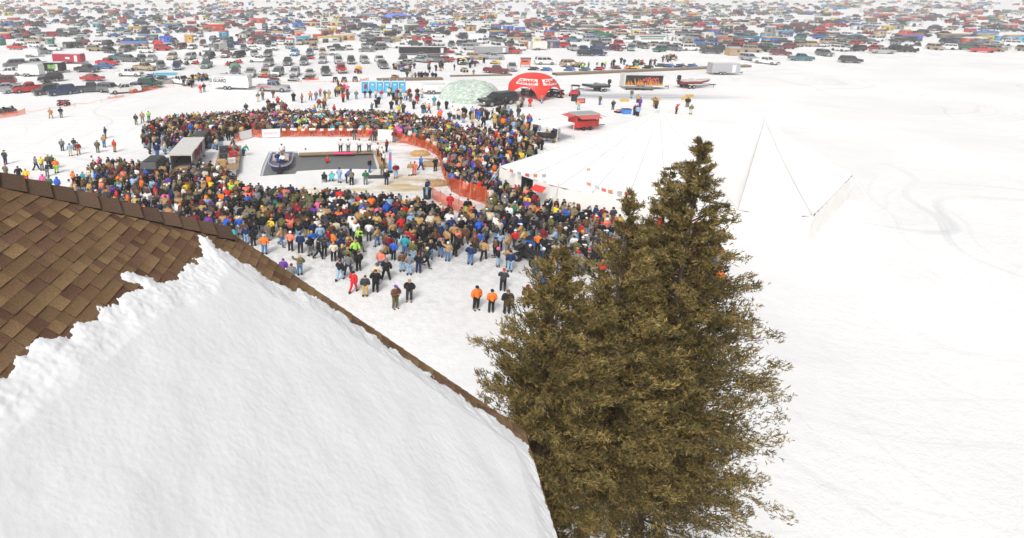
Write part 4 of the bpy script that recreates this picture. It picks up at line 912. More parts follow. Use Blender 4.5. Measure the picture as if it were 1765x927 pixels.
def proto(kind_):
    if kind_ in VPROTO: return VPROTO[kind_]
    S = SPEC[kind_]; g, fa, ra, r = body_geo(S); ws, rw, sd_ = glass_geos(S); L, W = S['L'], S['W']; f, b = -L/2, L/2; parts = []
    parts.append(("body", g.mesh("body", PAINT['grey']), (0,0,0)))
    parts.append(("windshield", ws.mesh("windshield", M_glass), (0,0,0))); parts.append(("rear_window", rw.mesh("rear_window", M_glass), (0,0,0)))
    for q in sd_: parts.append(("side_window", q.mesh("side_window", M_glass), (0,0,0)))
    wg = Geo().tube((-.13,0,0),(.13,0,0),r,14); rg = Geo().tube((-.135,0,0),(.135,0,0),r*.6,10)
    wm, rm = wg.mesh("wheel", M_tyre), rg.mesh("rim", M_hub)
    for sx in (-1,1):
        for y_ in (fa, ra): parts.append(("wheel", wm, (sx*(W/2-.12), y_, r), ("rim", rm)))
    for sx in (-1,1): parts.append(("headlight", Geo().box((sx*(W/2-.26), f-.01, S['hood']-.34),(.36,.06,.17)).mesh("headlight", M_lamp), (0,0,0)))
    for sx in (-1,1): parts.append(("tail_light", Geo().box((sx*(W/2-.12), b+.012, .88),(.16,.05,.34)).mesh("tail_light", M_tail), (0,0,0)))
    parts.append(("grille", Geo().box((0,f-.012,S['hood']-.34),(W-.98,.05,.2)).mesh("grille", M_grl), (0,0,0)))
    parts.append(("front_bumper", Geo().box((0,f-.04,.5),(W-.04,.16,.2)).mesh("front_bumper", M_chrome), (0,0,0)))
    parts.append(("rear_bumper", Geo().box((0,b+.05,.5),(W-.06,.14,.18)).mesh("rear_bumper", M_chrome), (0,0,0)))
    parts.append(("side_mirror", Geo().box((-(W/2+.12),S['c'][0]+.25,S['belt']+.08),(.2,.1,.16)).mesh("side_mirror", M_grl), (0,0,0)))
    parts.append(("side_mirror", Geo().box(((W/2+.12),S['c'][0]+.25,S['belt']+.08),(.2,.1,.16)).mesh("side_mirror", M_grl), (0,0,0)))
    # one-mesh version: paint, glass, tyre, light
    u = Geo(); u.join(g, m=0); u.join(ws, m=1); u.join(rw, m=1)
    for q in sd_: u.join(q, m=1)
    for sx in (-1,1):
        for y_ in (fa, ra): u.join(Geo().tube((sx*(W/2-.12)-.13,y_,r),(sx*(W/2-.12)+.13,y_,r),r,8), m=2)
    u.box((0,f-.04,.5),(W-.04,.14,.2),3); u.box((0,b+.04,.5),(W-.04,.12,.2),3)
    VPROTO[kind_] = (parts, u.mesh(kind_, [PAINT['grey'], M_glass, M_tyre, M_chrome]), u); return VPROTO[kind_]
NICE = dict(pickup_truck='pickup', sport_utility_vehicle='SUV', car='car', van='van')
LM = [ # landmarks: px, py, phrase
 (120,105,"by the long red trailer"),(56,122,"by the boxy white trailer"),(95,160,"in the nearest parked row"),(232,78,"by the blue roofed shack"),(287,70,"by the blue box shack"),(326,70,"by the orange shack"),
 (380,85,"by the open backed trailer"),(400,140,"by the lettered white trailer"),(287,135,"by the blue awning stall"),(508,95,"by the rusty board shack"),(519,68,"by the bright red shack"),(683,28,"by the big blue tarpaulin"),
 (678,68,"by the tan camouflage shelter"),(728,90,"by the black semi trailer"),(660,140,"by the portable toilets"),(846,88,"by the long silver trailer"),(905,110,"by the red sign board"),(928,80,"by the cream camper"),
 (918,130,"by the red dome tent"),(1021,62,"by the blue arched shelter"),(1120,70,"by the striped motor coach"),(1105,120,"by the grey dock"),(810,130,"by the net tent"),(56,94,"by the rounded camper"),(86,72,"by the green shack"),
 (560,110,"in the middle parked rows"),(1262,92,"by the tan board shack"),(1245,118,"by the grey trailer"),(1060,30,"beyond the blue arched shelter"),(300,35,"beyond the blue box shack"),(100,35,"beyond the green shack"),(500,35,"beyond the bright red shack"),(830,35,"beyond the cream camper"),(1200,30,"beyond the motor coach"),(1450,60,"out past the tan board shack"),(1600,90,"on the far side of the open snow"),(1750,60,"at the empty end of the lot")]
def near_lm(px, py, LMs=LM, k=0):
    return sorted(LMs, key=lambda q: (q[0]-px)**2 + ((q[1]-py)*2.2)**2)[k][2]
VLIST = []   # every placed vehicle: px, py, kind, colour, rz, priority
def V(px, py, k, c, rz): VLIST.append([px, py, dict(p='pickup_truck', s='sport_utility_vehicle', c='car', v='van')[k], c, rz, True])
for a in ((406,130,'s','charcoal',4),(432,131,'p','silver',2),(457,131,'s','tan',6),(479,130,'s','grey',-8),(508,130,'s','silver',-3),(534,130,'c','silver',5),(561,128,'p','charcoal',6),(588,124,'p','red',8),
 (463,113,'s','grey',-4),(496,111,'p','black',0),(524,111,'v','grey',0),(556,108,'s','silver',-3),(583,109,'v','silver',6),(605,109,'s','charcoal',2),(628,108,'s','silver',8),(654,107,'p','white',8),(694,108,'s','charcoal',-14),(660,117,'s','grey',8),
 (508,95,'p','light blue',-6),(534,95,'s','teal',0),(556,94,'s','tan',2),(573,94,'s','white',3),(580,86,'p','charcoal',60),(601,85,'c','white',12),(500,84,'s','silver',25),(629,82,'c','silver',10),(632,89,'c','grey',85),(540,85,'v','tan',15),
 (446,107,'p','white',85),(411,99,'s','black',-25),(439,97,'s','silver',15),(462,97,'s','black',-3),(390,98,'p','maroon',-4),(360,101,'s','charcoal',-12),(328,102,'s','silver',-8),(297,102,'s','tan',2),(262,106,'p','silver',6),(246,106,'s','grey',30),
 (278,118,'s','grey',22),(305,119,'s','dark blue',16),(356,116,'p','green',0),(250,121,'p','tan',70),(224,131,'p','white',82),(313,145,'p','white',52),(259,150,'s','green',75),(216,160,'p','white',-62),(238,154,'c','grey',70),(190,159,'s','grey',72),
 (158,158,'p','charcoal',108),(107,163,'s','dark blue',-52),(82,162,'s','charcoal',-50),(52,158,'p','red',-55),(28,159,'c','silver',-50),(8,156,'c','silver',-60),(6,146,'s','maroon',-70),(160,139,'c','red',86),(151,124,'p','charcoal',80),(180,118,'c','blue',95),(186,112,'p','red',82),
 (206,103,'p','teal',75),(222,106,'s','grey',78),(18,130,'p','white',-82),(26,116,'v','grey',-55),(61,113,'p','silver',80),(88,140,'s','black',-70),(30,85,'p','red',80),(62,81,'s','white',75),(92,87,'p','white',82),(75,93,'s','grey',80),(135,82,'s','charcoal',50),
 (189,91,'s','black',55),(216,89,'v','grey',-8),(252,91,'s','white',85),(238,86,'p','grey',85),(112,63,'s','charcoal',70),(132,61,'v','charcoal',80),(332,84,'c','silver',-5),(292,84,'p','white',15),(312,84,'s','maroon',-15),(300,74,'p','grey',30),
 (350,78,'s','brown' if 0 else 'maroon',10),(398,85,'s','dark blue',15),(420,87,'s','grey',10),(437,86,'c','white',80),(472,86,'s','white',5),(414,76,'s','maroon',10),(434,75,'s','red',-10),(452,76,'c','grey',60),(470,72,'p','dark blue',15),(489,73,'s','charcoal',10),
 (733,106,'s','silver',62),(752,107,'s','grey',60),(768,106,'c','red',45),(725,107,'c','silver',50),(790,102,'p','white',84),(818,102,'s','tan',78),(850,102,'p','silver',80),(770,91,'c','red',60),(783,91,'p','white',85),(855,126,'p','maroon',62),(882,121,'p','silver',-12),
 (881,92,'p','red',58),(939,111,'v','white',88),(983,115,'s','tan',88),(1010,96,'s','black',78),(1030,95,'s','dark blue',30),(1062,87,'s','maroon',20),(1087,87,'s','teal',-22),(1108,83,'s','grey',0),(1161,87,'s','grey',18),(1188,87,'v','white',84),(975,69,'p','red',85),
 (1052,66,'s','black',50),(1034,86,'p','dark blue',60),(740,61,'v','grey',40),(755,64,'p','white',86),(738,72,'p','red',20),(738,79,'p','maroon',0),(756,78,'s','white',25),(778,80,'p','charcoal',-5),(798,79,'s','grey',35),(814,78,'s','silver',35),(826,66,'s','charcoal',80),
 (885,66,'s','black',85),(890,69,'p','tan',85),(1006,54,'c','grey',86),(955,52,'c','silver',86),(1176,62,'s','grey',70),(1128,58,'s','silver',15),(700,112,'c','silver',-40),(900,82,'c','silver',10),(668,73,'s','grey',70),(660,82,'s','white',85),(642,78,'v','charcoal',30),
 (1225,92,'p','charcoal',80),(1290,104,'s','silver',10),(1320,110,'p','white',25),(1345,95,'s','maroon',70),(1380,104,'p','teal',84),(1420,96,'s','grey',0),(1300,84,'p','red',60),(1465,108,'s','charcoal',75),(1230,76,'c','blue',20),(1400,80,'s','tan',85),(1520,92,'p','silver',70)):
    V(*a)
rr = random.Random(21)
occ = [(v[0], v[1]) for v in VLIST] + [(232,80),(287,72),(326,72),(380,84),(728,90),(745,92),(710,92),(846,90),(861,90),(830,90),(928,82),(901,82),(952,82),(1120,73),(1100,73),(1140,73),(1021,66),(683,29),(665,29),(700,29),(678,69),(56,95),(86,75),(118,82),(519,68),(516,62),(120,106),(1262,95)]
def free(px, py, s=1.0):
    sc = (py+30)*.0481
    for qx, qy in occ:
        if abs(qx-px) < 4.1*sc*s and abs(qy-py) < (.35+ sc*.55)*s: return False
    return True
cols_w = ['grey']*4+['silver']*6+['white']*8+['charcoal']*4+['black']*3+['red']*4+['maroon']*2+['dark blue']*2+['blue','green','tan','tan','gold','teal']
def dens(px, py):
    if px > 1200: lim = 1.0 - (px-1200)/700*.8
    else: lim = 1.0
    if py > 64 and px < 1200: lim *= .22
    if py > 92: return 0
    if py < 14: lim *= (.35 if px < 560 else .8)
    if py < 7: lim *= .45
    lim *= .10 + 1.7*max(0, mn.noise(Vector((px*.014, py*.11, 3)))+.26)
    if 930 < px < 1200 and py > 40: lim = max(lim, .3)
    return lim
n_try = 0
while n_try < 8000:
    n_try += 1
    y = 2.5 + 88*rr.random()**1.45; x = rr.uniform(-12, 1785)
    if rr.random() > dens(x, y) or not free(x, y, .82): continue
    occ.append((x, y)); rowh = rr.choice((85,-85,80,10,-5,0,60,-60)) if rr.random() < .7 else rr.uniform(-180,180)
    VLIST.append([x, y, rr.choice(('pickup_truck','pickup_truck','sport_utility_vehicle','sport_utility_vehicle','sport_utility_vehicle','car','van')), rr.choice(cols_w), rowh, False])
VLIST.sort(key=lambda v: (not v[5], -v[1]))
GROUPS = dict(pickup_truck="pickup trucks parked on the lake", sport_utility_vehicle="SUVs parked on the lake", car="cars parked on the lake", van="vans parked on the lake")
IND = VLIST[:290]; REST = VLIST[290:]
def facing(rz):
    a = (rz+180) % 360 - 180
    return "seen from the front" if abs(a) < 35 else "seen side-on" if 60 < abs(a) < 120 else "parked at an angle" if abs(a) < 145 else "seen from behind"
used = set(LABELS); byc = [(v[0], v[1], v[3]+' '+NICE[v[2]]) for v in IND]
def uniq(cands):
    for c_ in cands:
        if c_ not in used and 4 <= len(c_.split()) <= 16: used.add(c_); return c_
    used.add(cands[-1]); return cands[-1]
for idx, (px, py, k, c, rz, _) in enumerate(IND):
    nb = sorted((q for j, q in enumerate(byc) if j != idx), key=lambda q: (q[0]-px)**2+((q[1]-py)*2.5)**2)[:3]; base = c+' '+NICE[k]; l0, l1 = near_lm(px, py), near_lm(px, py, k=1)
    cands = [f"{base} {facing(rz)} {l0}", f"{base} {l0}, next to the {nb[0][2]}", f"{base} {facing(rz)} {l0}, next to the {nb[0][2]}", f"{base} {l0} between the {nb[0][2]} and the {nb[1][2]}", f"{base} {l0}, nearest to the {nb[1][2]} and the {nb[2][2]}",
             f"{base} {facing(rz)} beside the {nb[0][2]}, {l1}", f"{base} beside the {nb[1][2]}, {l1}", f"{base} {facing(rz)} beside the {nb[2][2]} and the {nb[1][2]}, {l1}"]
    lab = uniq(cands); loc = G(px, py); parts, one, _u = proto(k)
    if idx < 120:
        t = thing(k, loc, R(rz), lab, NICE[k] if k != 'sport_utility_vehicle' else 'suv', GROUPS[k])
        for p in parts:
            o = link(p[0], p[1], t, p[2])
            if p[0] == "body": o.material_slots[0].link = 'OBJECT'; o.material_slots[0].material = PAINT[c]
            if len(p) > 3: link(p[3][0], p[3][1], o)
    else:
        o = link(k, one, None, loc, R(rz)); o.material_slots[0].link = 'OBJECT'; o.material_slots[0].material = PAINT[c]; tag(o, lab, NICE[k] if k != 'sport_utility_vehicle' else 'suv', GROUPS[k])
# far vehicles, trailers and shacks as one mass
M_col = attr_mat("far_paint", .5, .4)
def mass(name, items):
    """items: list of (verts Nx3, faces, face colours)"""
    vs, lv, ls, lt, cc = [], [], [], [], []; o = 0; lo = 0
    for v, f, c in items:
        vs.append(v); cnt = [len(x) for x in f]; flat = np.fromiter((i for x in f for i in x), dtype=np.int32); lv.append(flat+o); lt.append(np.array(cnt)); cc.append(np.repeat(np.array(c, dtype=np.float32), cnt, 0)); o += len(v)
    V_ = np.concatenate(vs).astype(np.float32); LV = np.concatenate(lv); LT = np.concatenate(lt).astype(np.int32); LS = np.concatenate([[0], np.cumsum(LT)[:-1]]).astype(np.int32); CC = np.concatenate(cc)
    me = bpy.data.meshes.new(name); me.vertices.add(len(V_)); me.vertices.foreach_set("co", V_.ravel()); me.loops.add(len(LV)); me.loops.foreach_set("vertex_index", LV); me.polygons.add(len(LT)); me.polygons.foreach_set("loop_start", LS); me.polygons.foreach_set("loop_total", LT)
    me.update(calc_edges=True); me.materials.append(M_col); ca = me.color_attributes.new("Col", 'FLOAT_COLOR', 'CORNER'); ca.data.foreach_set("color", CC.ravel()); return link(name, me)
PC = {k: tuple(m.node_tree.nodes["Mix"].inputs[6].default_value[:3]) for k, m in PAINT.items()}
FARP = {}
for k in SPEC:
    _, _, u = proto(k); FARP[k] = (np.array(u.v), u.f, u.m)
items = []
for px, py, k, c, rz, _ in REST:
    v, f, m = FARP[k]; L_ = G(px, py); a = R(rz); Rm = np.array([[math.cos(a),-math.sin(a),0],[math.sin(a),math.cos(a),0],[0,0,1]])
    cm = {0: PC[c], 1: (.03,.035,.04), 2: (.02,.02,.02), 3: (.3,.3,.3)}; items.append((v@Rm.T + np.array([L_.x,L_.y,0]), f, [(*cm[i],1) for i in m]))
o = mass("distant_vehicles", items); kind(o, "stuff"); o['label'] = "hundreds of distant cars and trucks spread over the far snow"; print("VEH", len(VLIST), len(REST))
items = []; g0_ = Geo().box((0,0,.5),(1,1,1),0); g0_.add([(-.55,-.55,1.01),(.55,-.55,1.01),(.55,.55,1.01),(-.55,.55,1.01),(-.55,0,1.22),(.55,0,1.22)], [(0,1,5,4),(1,2,5),(2,3,4,5),(3,0,4)], 1); g0_.box((-.2,-.51,.42),(.28,.03,.8),2); g0_.box((.25,-.51,.6),(.2,.03,.25),2)
bv = np.array(g0_.v); sc_ = [(.6,.03,.03),(.6,.08,.04),(.05,.2,.6),(.7,.7,.68),(.75,.74,.72),(.06,.14,.5),(.1,.4,.6),(.45,.3,.16),(.6,.36,.14),(.07,.2,.12),(.15,.15,.16),(.3,.3,.3),(.65,.6,.5),(.55,.1,.06),(.6,.5,.1)]
for i in range(2300):
    y = 3 + 75*rr.random()**1.5; x = rr.uniform(-10, 1780)
    if rr.random() > dens(x, y)*1.2 or not free(x, y, .7): continue
    occ.append((x, y)); L_ = G(x, y); w_, d_, h_ = rr.uniform(2,4.5)*(2 if rr.random()<.2 else 1), rr.uniform(1.8,2.8), rr.uniform(1.4,2.3); c = rr.choice(sc_); a = rr.uniform(-.3,.3); Rm = np.array([[math.cos(a),-math.sin(a),0],[math.sin(a),math.cos(a),0],[0,0,1]])
    rc_ = rr.choice(sc_+[(.7,.7,.7)]*6); cm = {0: c, 1: rc_, 2: (.08,.08,.08)}; items.append(((bv*np.array([w_,d_,h_]))@Rm.T + np.array([L_.x,L_.y,0]), g0_.f, [(*cm[k],1) for k in g0_.m]))
o = mass("distant_shacks", items); kind(o, "stuff"); o['label'] = "many small coloured ice fishing shacks and trailers scattered among the far vehicles"

# ---- painted pickup pulling the lettered trailer, black off-roader by the net tent
def special(k, px, py, rz, c, lab, s=1.0):
    parts, one, _ = proto(k); t = thing(k, G(px,py), R(rz), lab, NICE[k] if k != 'sport_utility_vehicle' else 'suv', GROUPS[k], s)
    for p in parts:
        o = link(p[0], p[1], t, p[2])
        if p[0] == "body": o.material_slots[0].link = 'OBJECT'; o.material_slots[0].material = c
        if len(p) > 3: link(p[3][0], p[3][1], o)
    return t
t = special('pickup_truck', 471, 157, 78, PAINT['silver'], "silver pickup with red and blue painted stripes towing the lettered white trailer", 1.08)
Geo().slab([(-.86,-.5,1.905),(.0,-.5,1.905),(.0,.7,1.905),(-.86+.1,.7,1.905)],.02).obj("blue_panel", mat("flag_blue",(.06,.12,.5),.4), t)
g = Geo(); g.box((-.985,1.7,1.0),(.02,2.2,.1)); g.box((-.985,1.3,.82),(.02,2.6,.08)); g.obj("red_stripe", mat("flag_red",(.6,.05,.06),.4), t)
t = special('sport_utility_vehicle', 858, 180, -62, PAINT['black'], "long black SUV parked against the pale camouflage net tent", 1.5); t.scale = (1.15,1.55,1.15)
special('sport_utility_vehicle', 350, 251, 178, PAINT['black'], "black SUV hitched to the grey gear trailer inside the crowd")
special('sport_utility_vehicle', 271, 297, 176, PAINT['black'], "black SUV seen from behind beside the grey gear trailer")

# ---- snowmobiles and four-wheelers
def sled(px, py, rz, c, lab):
    t = thing("snowmobile", G(px,py), R(rz), lab, "snowmobile", "snowmobiles parked on the snow"); m = PAINT[c]
    g = Geo(); g.prism([(1.0,.3),(1.05,.5),(.2,.62),(-.25,.85),(-.9,.62),(-1.15,.38),(-.9,.28)], -.3, .3); g.obj("cowl", m, t)
    Geo().box((0,.55,.72),(.34,1.1,.2),top=(.8,.9)).obj("seat", M_bk, t); g = Geo(); g.box((0,.55,.2),(.4,1.9,.3)); g.obj("track", M_tyre, t)
    for s in (-1,1): g = Geo(); g.box((s*.5,-.75,.07),(.13,1.1,.06)); g.tube((s*.5,-.7,.1),(s*.2,-.6,.45),.03,5); g.obj("ski", M_chrome, t)
    g = Geo(); g.tube((-.35,-.12,1.0),(.35,-.12,1.0),.03,6); g.tube((0,-.3,.8),(0,-.12,1.0),.03,5); g.obj("handlebar", M_bk, t)
    Geo().add([(-.24,-.62,.78),(.24,-.62,.78),(.2,-.4,1.15),(-.2,-.4,1.15)],[(0,1,2,3),(3,2,1,0)]).obj("windshield", M_glass, t)
def quadb(px, py, rz, c, lab, s=1.0):
    t = thing("four_wheeler", G(px,py), R(rz), lab, "quad bike", "four-wheelers parked on the snow", s); m = PAINT[c]
    g = Geo(); g.box((0,0,.55),(.34,1.5,.3),top=(.8,.9)); g.box((0,-.62,.78),(.95,.45,.1)); g.box((0,.62,.78),(.95,.5,.1)); g.obj("bodywork", m, t); Geo().box((0,.12,.88),(.3,.8,.16),top=(.8,.9)).obj("seat", M_bk, t)
    g = Geo(); g.tube((-.38,-.4,1.05),(.38,-.4,1.05),.03,6); g.tube((0,-.5,.8),(0,-.4,1.05),.03,5); g.obj("handlebar", M_bk, t)
    g = Geo(); g.box((0,-.68,.9),(.8,.4,.04)); g.box((0,.72,.9),(.8,.5,.04)); g.obj("rack", M_bk, t)
    for sx in (-1,1):
        for y_ in (-.62,.62): o = Geo().tube((sx*.42-.13,y_,.3),(sx*.42+.13,y_,.3),.3,12).obj("wheel", M_tyre, t); Geo().tube((sx*.42-.14,y_,.3),(sx*.42+.14,y_,.3),.14,8).obj("rim", M_hub, o)
for a in ((412,109,60,'red',"red snowmobile beside the small green tent"),(395,113,-40,'red',"red snowmobile just left of the one by the green tent"),(456,134,80,'red',"red and black snowmobile in front of the tan SUV"),(473,140,95,'maroon',"maroon snowmobile in front of the grey rounded SUV"),
 (533,137,88,'charcoal',"dark snowmobile with white cowl plate near the low orange fence"),(508,140,82,'silver',"silver low snowmobile left of the dark one"),(536,102,85,'red',"red snowmobile sitting between the parked vans"),(280,136,80,'charcoal',"dark snowmobile behind the blue awning stall"),(262,134,85,'dark blue',"dark blue snowmobile behind the blue awning stall"),
 (335,137,60,'yellow',"yellow snowmobile by the stall crowd"),(350,136,-60,'black',"black snowmobile right of the yellow one"),(388,133,80,'charcoal',"lone dark snowmobile just above the lettered trailer"),(18,194,80,'charcoal',"dark snowmobile behind the orange fence roll"),(4,196,70,'black',"black snowmobile at the photo edge by the fence roll"),
 (983,122,80,'purple' if 0 else 'blue',"blue and purple snowmobile before the long dock"),(1009,122,85,'teal',"teal snowmobile with skis raised before the long dock"),(1034,121,90,'red',"orange-red snowmobile by the two standing riders"),(1060,119,-80,'maroon',"maroon snowmobile right of the two standing riders"),(1094,119,85,'yellow',"bright yellow snowmobile in the tight cluster before the dock"),(1104,112,70,'green',"green snowmobile behind the bright yellow one"),(1082,119,-60,'orange',"orange snowmobile in the tight cluster before the dock"),(1118,118,88,'black',"black snowmobile at the end of the tight cluster"),
 (1140,115,80,'charcoal',"charcoal snowmobile near the rider in red"),(1154,116,85,'blue',"first blue snowmobile of the spaced three by the dock"),(1173,116,85,'dark blue',"dark blue middle snowmobile of the spaced three by the dock"),(1193,116,85,'blue',"last blue snowmobile of the spaced three by the dock"),(1160,103,85,'yellow',"yellow snowmobile being worked on behind the spaced three"),(855,110,85,'yellow',"yellow snowmobile riding on the maroon pickup bed area"),(797,105,80,'yellow',"yellow snowmobile near the white pickup and the crowd"),(800,112,85,'green',"green snowmobile below the yellow one near the net tent"),(818,110,80,'black',"black snowmobile beside the man in grey near the net tent"),(921,121,85,'charcoal',"dark snowmobile just behind the top of the red dome tent"),(943,122,80,'blue',"purple-blue snowmobile right behind the red dome tent"),
 (345,96,20,'maroon',"maroon snowmobile amid brown clutter near the silver SUV"),(310,110,50,'maroon',"maroon snowmobile trailer load near the dark blue SUV"),(322,112,40,'black',"black snowmobile beside the maroon load"),(338,111,60,'red',"red snowmobile right of the black one in the stall cluster"),(402,112,60,'maroon',"dark maroon snowmobile in front of the white side-on pickup"),(700,124,60,'black',"black snowmobile piled on a trailer near the green toilets row")): sled(*a)
for a in ((110,182,84,'red',"red four-wheeler standing alone before the long orange rope"),(578,141,2,'black',"leftmost four-wheeler of the three facing the camera"),(593,141,-2,'black',"middle four-wheeler of the three facing the camera"),(612,140,0,'dark blue',"bluish four-wheeler of the three facing the camera"),(681,137,30,'orange',"orange four-wheeler just behind the portable toilets"),(617,126,30,'red',"red four-wheeler with an orange load above it"),(354,137,60,'black',"black four-wheeler at the end of the stall cluster"),(800,124,20,'yellow',"yellow fronted four-wheeler behind the net tent"),
 (83,147,70,'black',"black four-wheeler in front of the boxy white trailer")): quadb(*a)
quadb(925,166,40,'black',"black four-wheeler under the right arch of the red dome tent",1.3)
quadb(908,163,80,'charcoal',"charcoal four-wheeler deep inside the red dome tent",1.2)
quadb(957,167,50,'black',"big black four-wheeler at the right foot of the red dome tent",1.5)
quadb(911,452,-140,'black',"big black four-wheeler with knobbly tyres among people near the bushy juniper",1.15)
quadb(926,432,-120,'blue',"bright blue four-wheeler behind the big black one",1.05)
# utility vehicle by the sign
t = thing("utility_vehicle", G(990,165), R(-30), "small red utility vehicle with black roof beside two red sign boards", "utility vehicle")
Geo().box((0,0,.65),(1.4,2.7,.5),top=(.95,.95)).obj("body", M_red2, t); Geo().box((0,.1,1.9),(1.4,1.6,.08)).obj("roof", M_bk, t)
for x_ in (-.62,.62):
    for y_ in (-.55,.8): Geo().box((x_,y_,1.38),(.07,.07,.98)).obj("roof_post", M_bk, t)
wheels(t, [(s*.68,y_) for s in (-1,1) for y_ in (-.9,.9)], r=.34)
t = thing("sign_board", G(1000,178), R(8), "low red sign board with black frame leaning on the snow", "sign"); Geo().box((0,0,.45),(1.7,.08,.8)).obj("frame", M_bk, t); Geo().box((0,-.05,.45),(1.4,.03,.55)).obj("panel", mat("sign_pinkred",(.75,.15,.12),.5), t)
t = thing("black_speaker_box", G(989,174), R(5), "black upright equipment case beside the red utility vehicle", "equipment case"); Geo().box((0,0,.6),(.8,.6,1.2)).obj("case", M_bk, t); Geo().box((0,-.31,.6),(.6,.02,.9)).obj("front_panel", M_grl, t)
t = thing("orange_tarp_load", G(618,121), 0, "orange tarpaulin bundle stacked behind the red four-wheeler", "tarp bundle"); g = Geo(); g.ball((0,0,.4),(.9,.6,.7),0,12,5,0); g.obj("tarp", mat("orange_tarp",(.85,.35,.05),.7,bump=.3,bscale=5), t)
t = thing("blue_tote", G(1079,196), R(5), "bright blue plastic tote on a sled near seated people", "storage tote"); Geo().box((0,0,.4),(1.2,.8,.75),top=(1.05,1.05)).obj("tote_body", mat("tote_blue",(.06,.25,.7),.4), t); Geo().box((0,0,.81),(1.3,.9,.06)).obj("lid", mat("tote_dark",(.05,.06,.1),.5), t)
t = thing("gear_sled", G(1068,194), R(20), "dark gear sled with cushions beside the blue tote", "sled"); Geo().box((0,0,.15),(1.5,.8,.25),top=(1.1,1.1)).obj("sled_hull", M_bk, t); Geo().box((0,0,.42),(1.1,.6,.25),top=(.8,.8)).obj("cushion", mat("pinkish_cloth",(.5,.25,.22),.8), t)
# ================================================================= PEOPLE
def skin(name, pts, edges, rad, sub=1, root=0):
    me = bpy.data.meshes.new(name); me.from_pydata(pts, edges, []); o = bpy.data.objects.new("tmp_skin", me); col.objects.link(o)
    md = o.modifiers.new("s", 'SKIN'); md.use_smooth_shade = True; md.branch_smoothing = .3
    for i, v in enumerate(me.skin_vertices[0].data):
        r = rad[i]; v.radius = (r, r) if not hasattr(r, '__len__') else r; v.use_root = (i == root)
    if sub: sd_ = o.modifiers.new("u", 'SUBSURF'); sd_.levels = sub; sd_.render_levels = sub
    dg = bpy.context.evaluated_depsgraph_get(); dg.update(); out = bpy.data.meshes.new_from_object(o.evaluated_get(dg)); bpy.data.objects.remove(o); bpy.data.meshes.remove(me); out.name = name
    out.polygons.foreach_set("use_smooth", [True]*len(out.polygons)); return out
# pose: hands (x,y,z) L,R ; elbows ; knees ; ankles; pelvis z; lean (y shift of chest)
def pose(el, er, hl, hr, kl=None, kr=None, al=None, ar=None, pz=.93, lean=0.0, head=(0,0)):
    return dict(el=el, er=er, hl=hl, hr=hr, kl=kl or (-.11,-.02,.5), kr=kr or (.11,-.02,.5), al=al or (-.12,.02,.09), ar=ar or (.12,.02,.09), pz=pz, lean=lean, head=head)
POSES = [
 pose((-.265,.03,1.14),(.265,.03,1.14),(-.26,-.05,.88),(.26,-.05,.88)),
 pose((-.285,.06,1.15),(.285,.06,1.15),(-.22,-.10,.97),(.22,-.10,.97)),
 pose((-.29,-.06,1.13),(.29,-.06,1.13),(.08,-.27,1.17),(-.08,-.25,1.14)),
 pose((-.29,.10,1.12),(.29,-.06,1.12),(-.30,.12,.88),(.29,-.20,.90), kl=(-.1,-.16,.52), kr=(.1,.06,.48), al=(-.11,-.24,.09), ar=(.11,.34,.14)),
 pose((-.33,-.12,1.22),(.33,-.12,1.22),(-.13,-.24,1.5),(.13,-.24,1.5)),
 pose((-.32,-.05,1.12),(.42,-.03,1.48),(-.28,-.16,.92),(.46,-.08,1.74)),
 pose((-.29,.03,1.12),(.29,-.05,1.12),(-.29,-.04,.86),(.20,-.24,1.05), kl=(-.17,-.03,.5), kr=(.16,-.03,.5), al=(-.24,.02,.09), ar=(.22,.0,.09)),
 pose((-.27,-.06,.75),(.27,-.06,.75),(-.14,-.33,.60),(.14,-.33,.60), kl=(-.14,-.42,.52), kr=(.14,-.42,.52), al=(-.14,-.42,.09), ar=(.14,-.42,.09), pz=.5),
 pose((-.25,-.42,1.0),(.25,-.42,1.0),(-.18,-.58,.72),(.18,-.58,.72), pz=.9, lean=-.34)]
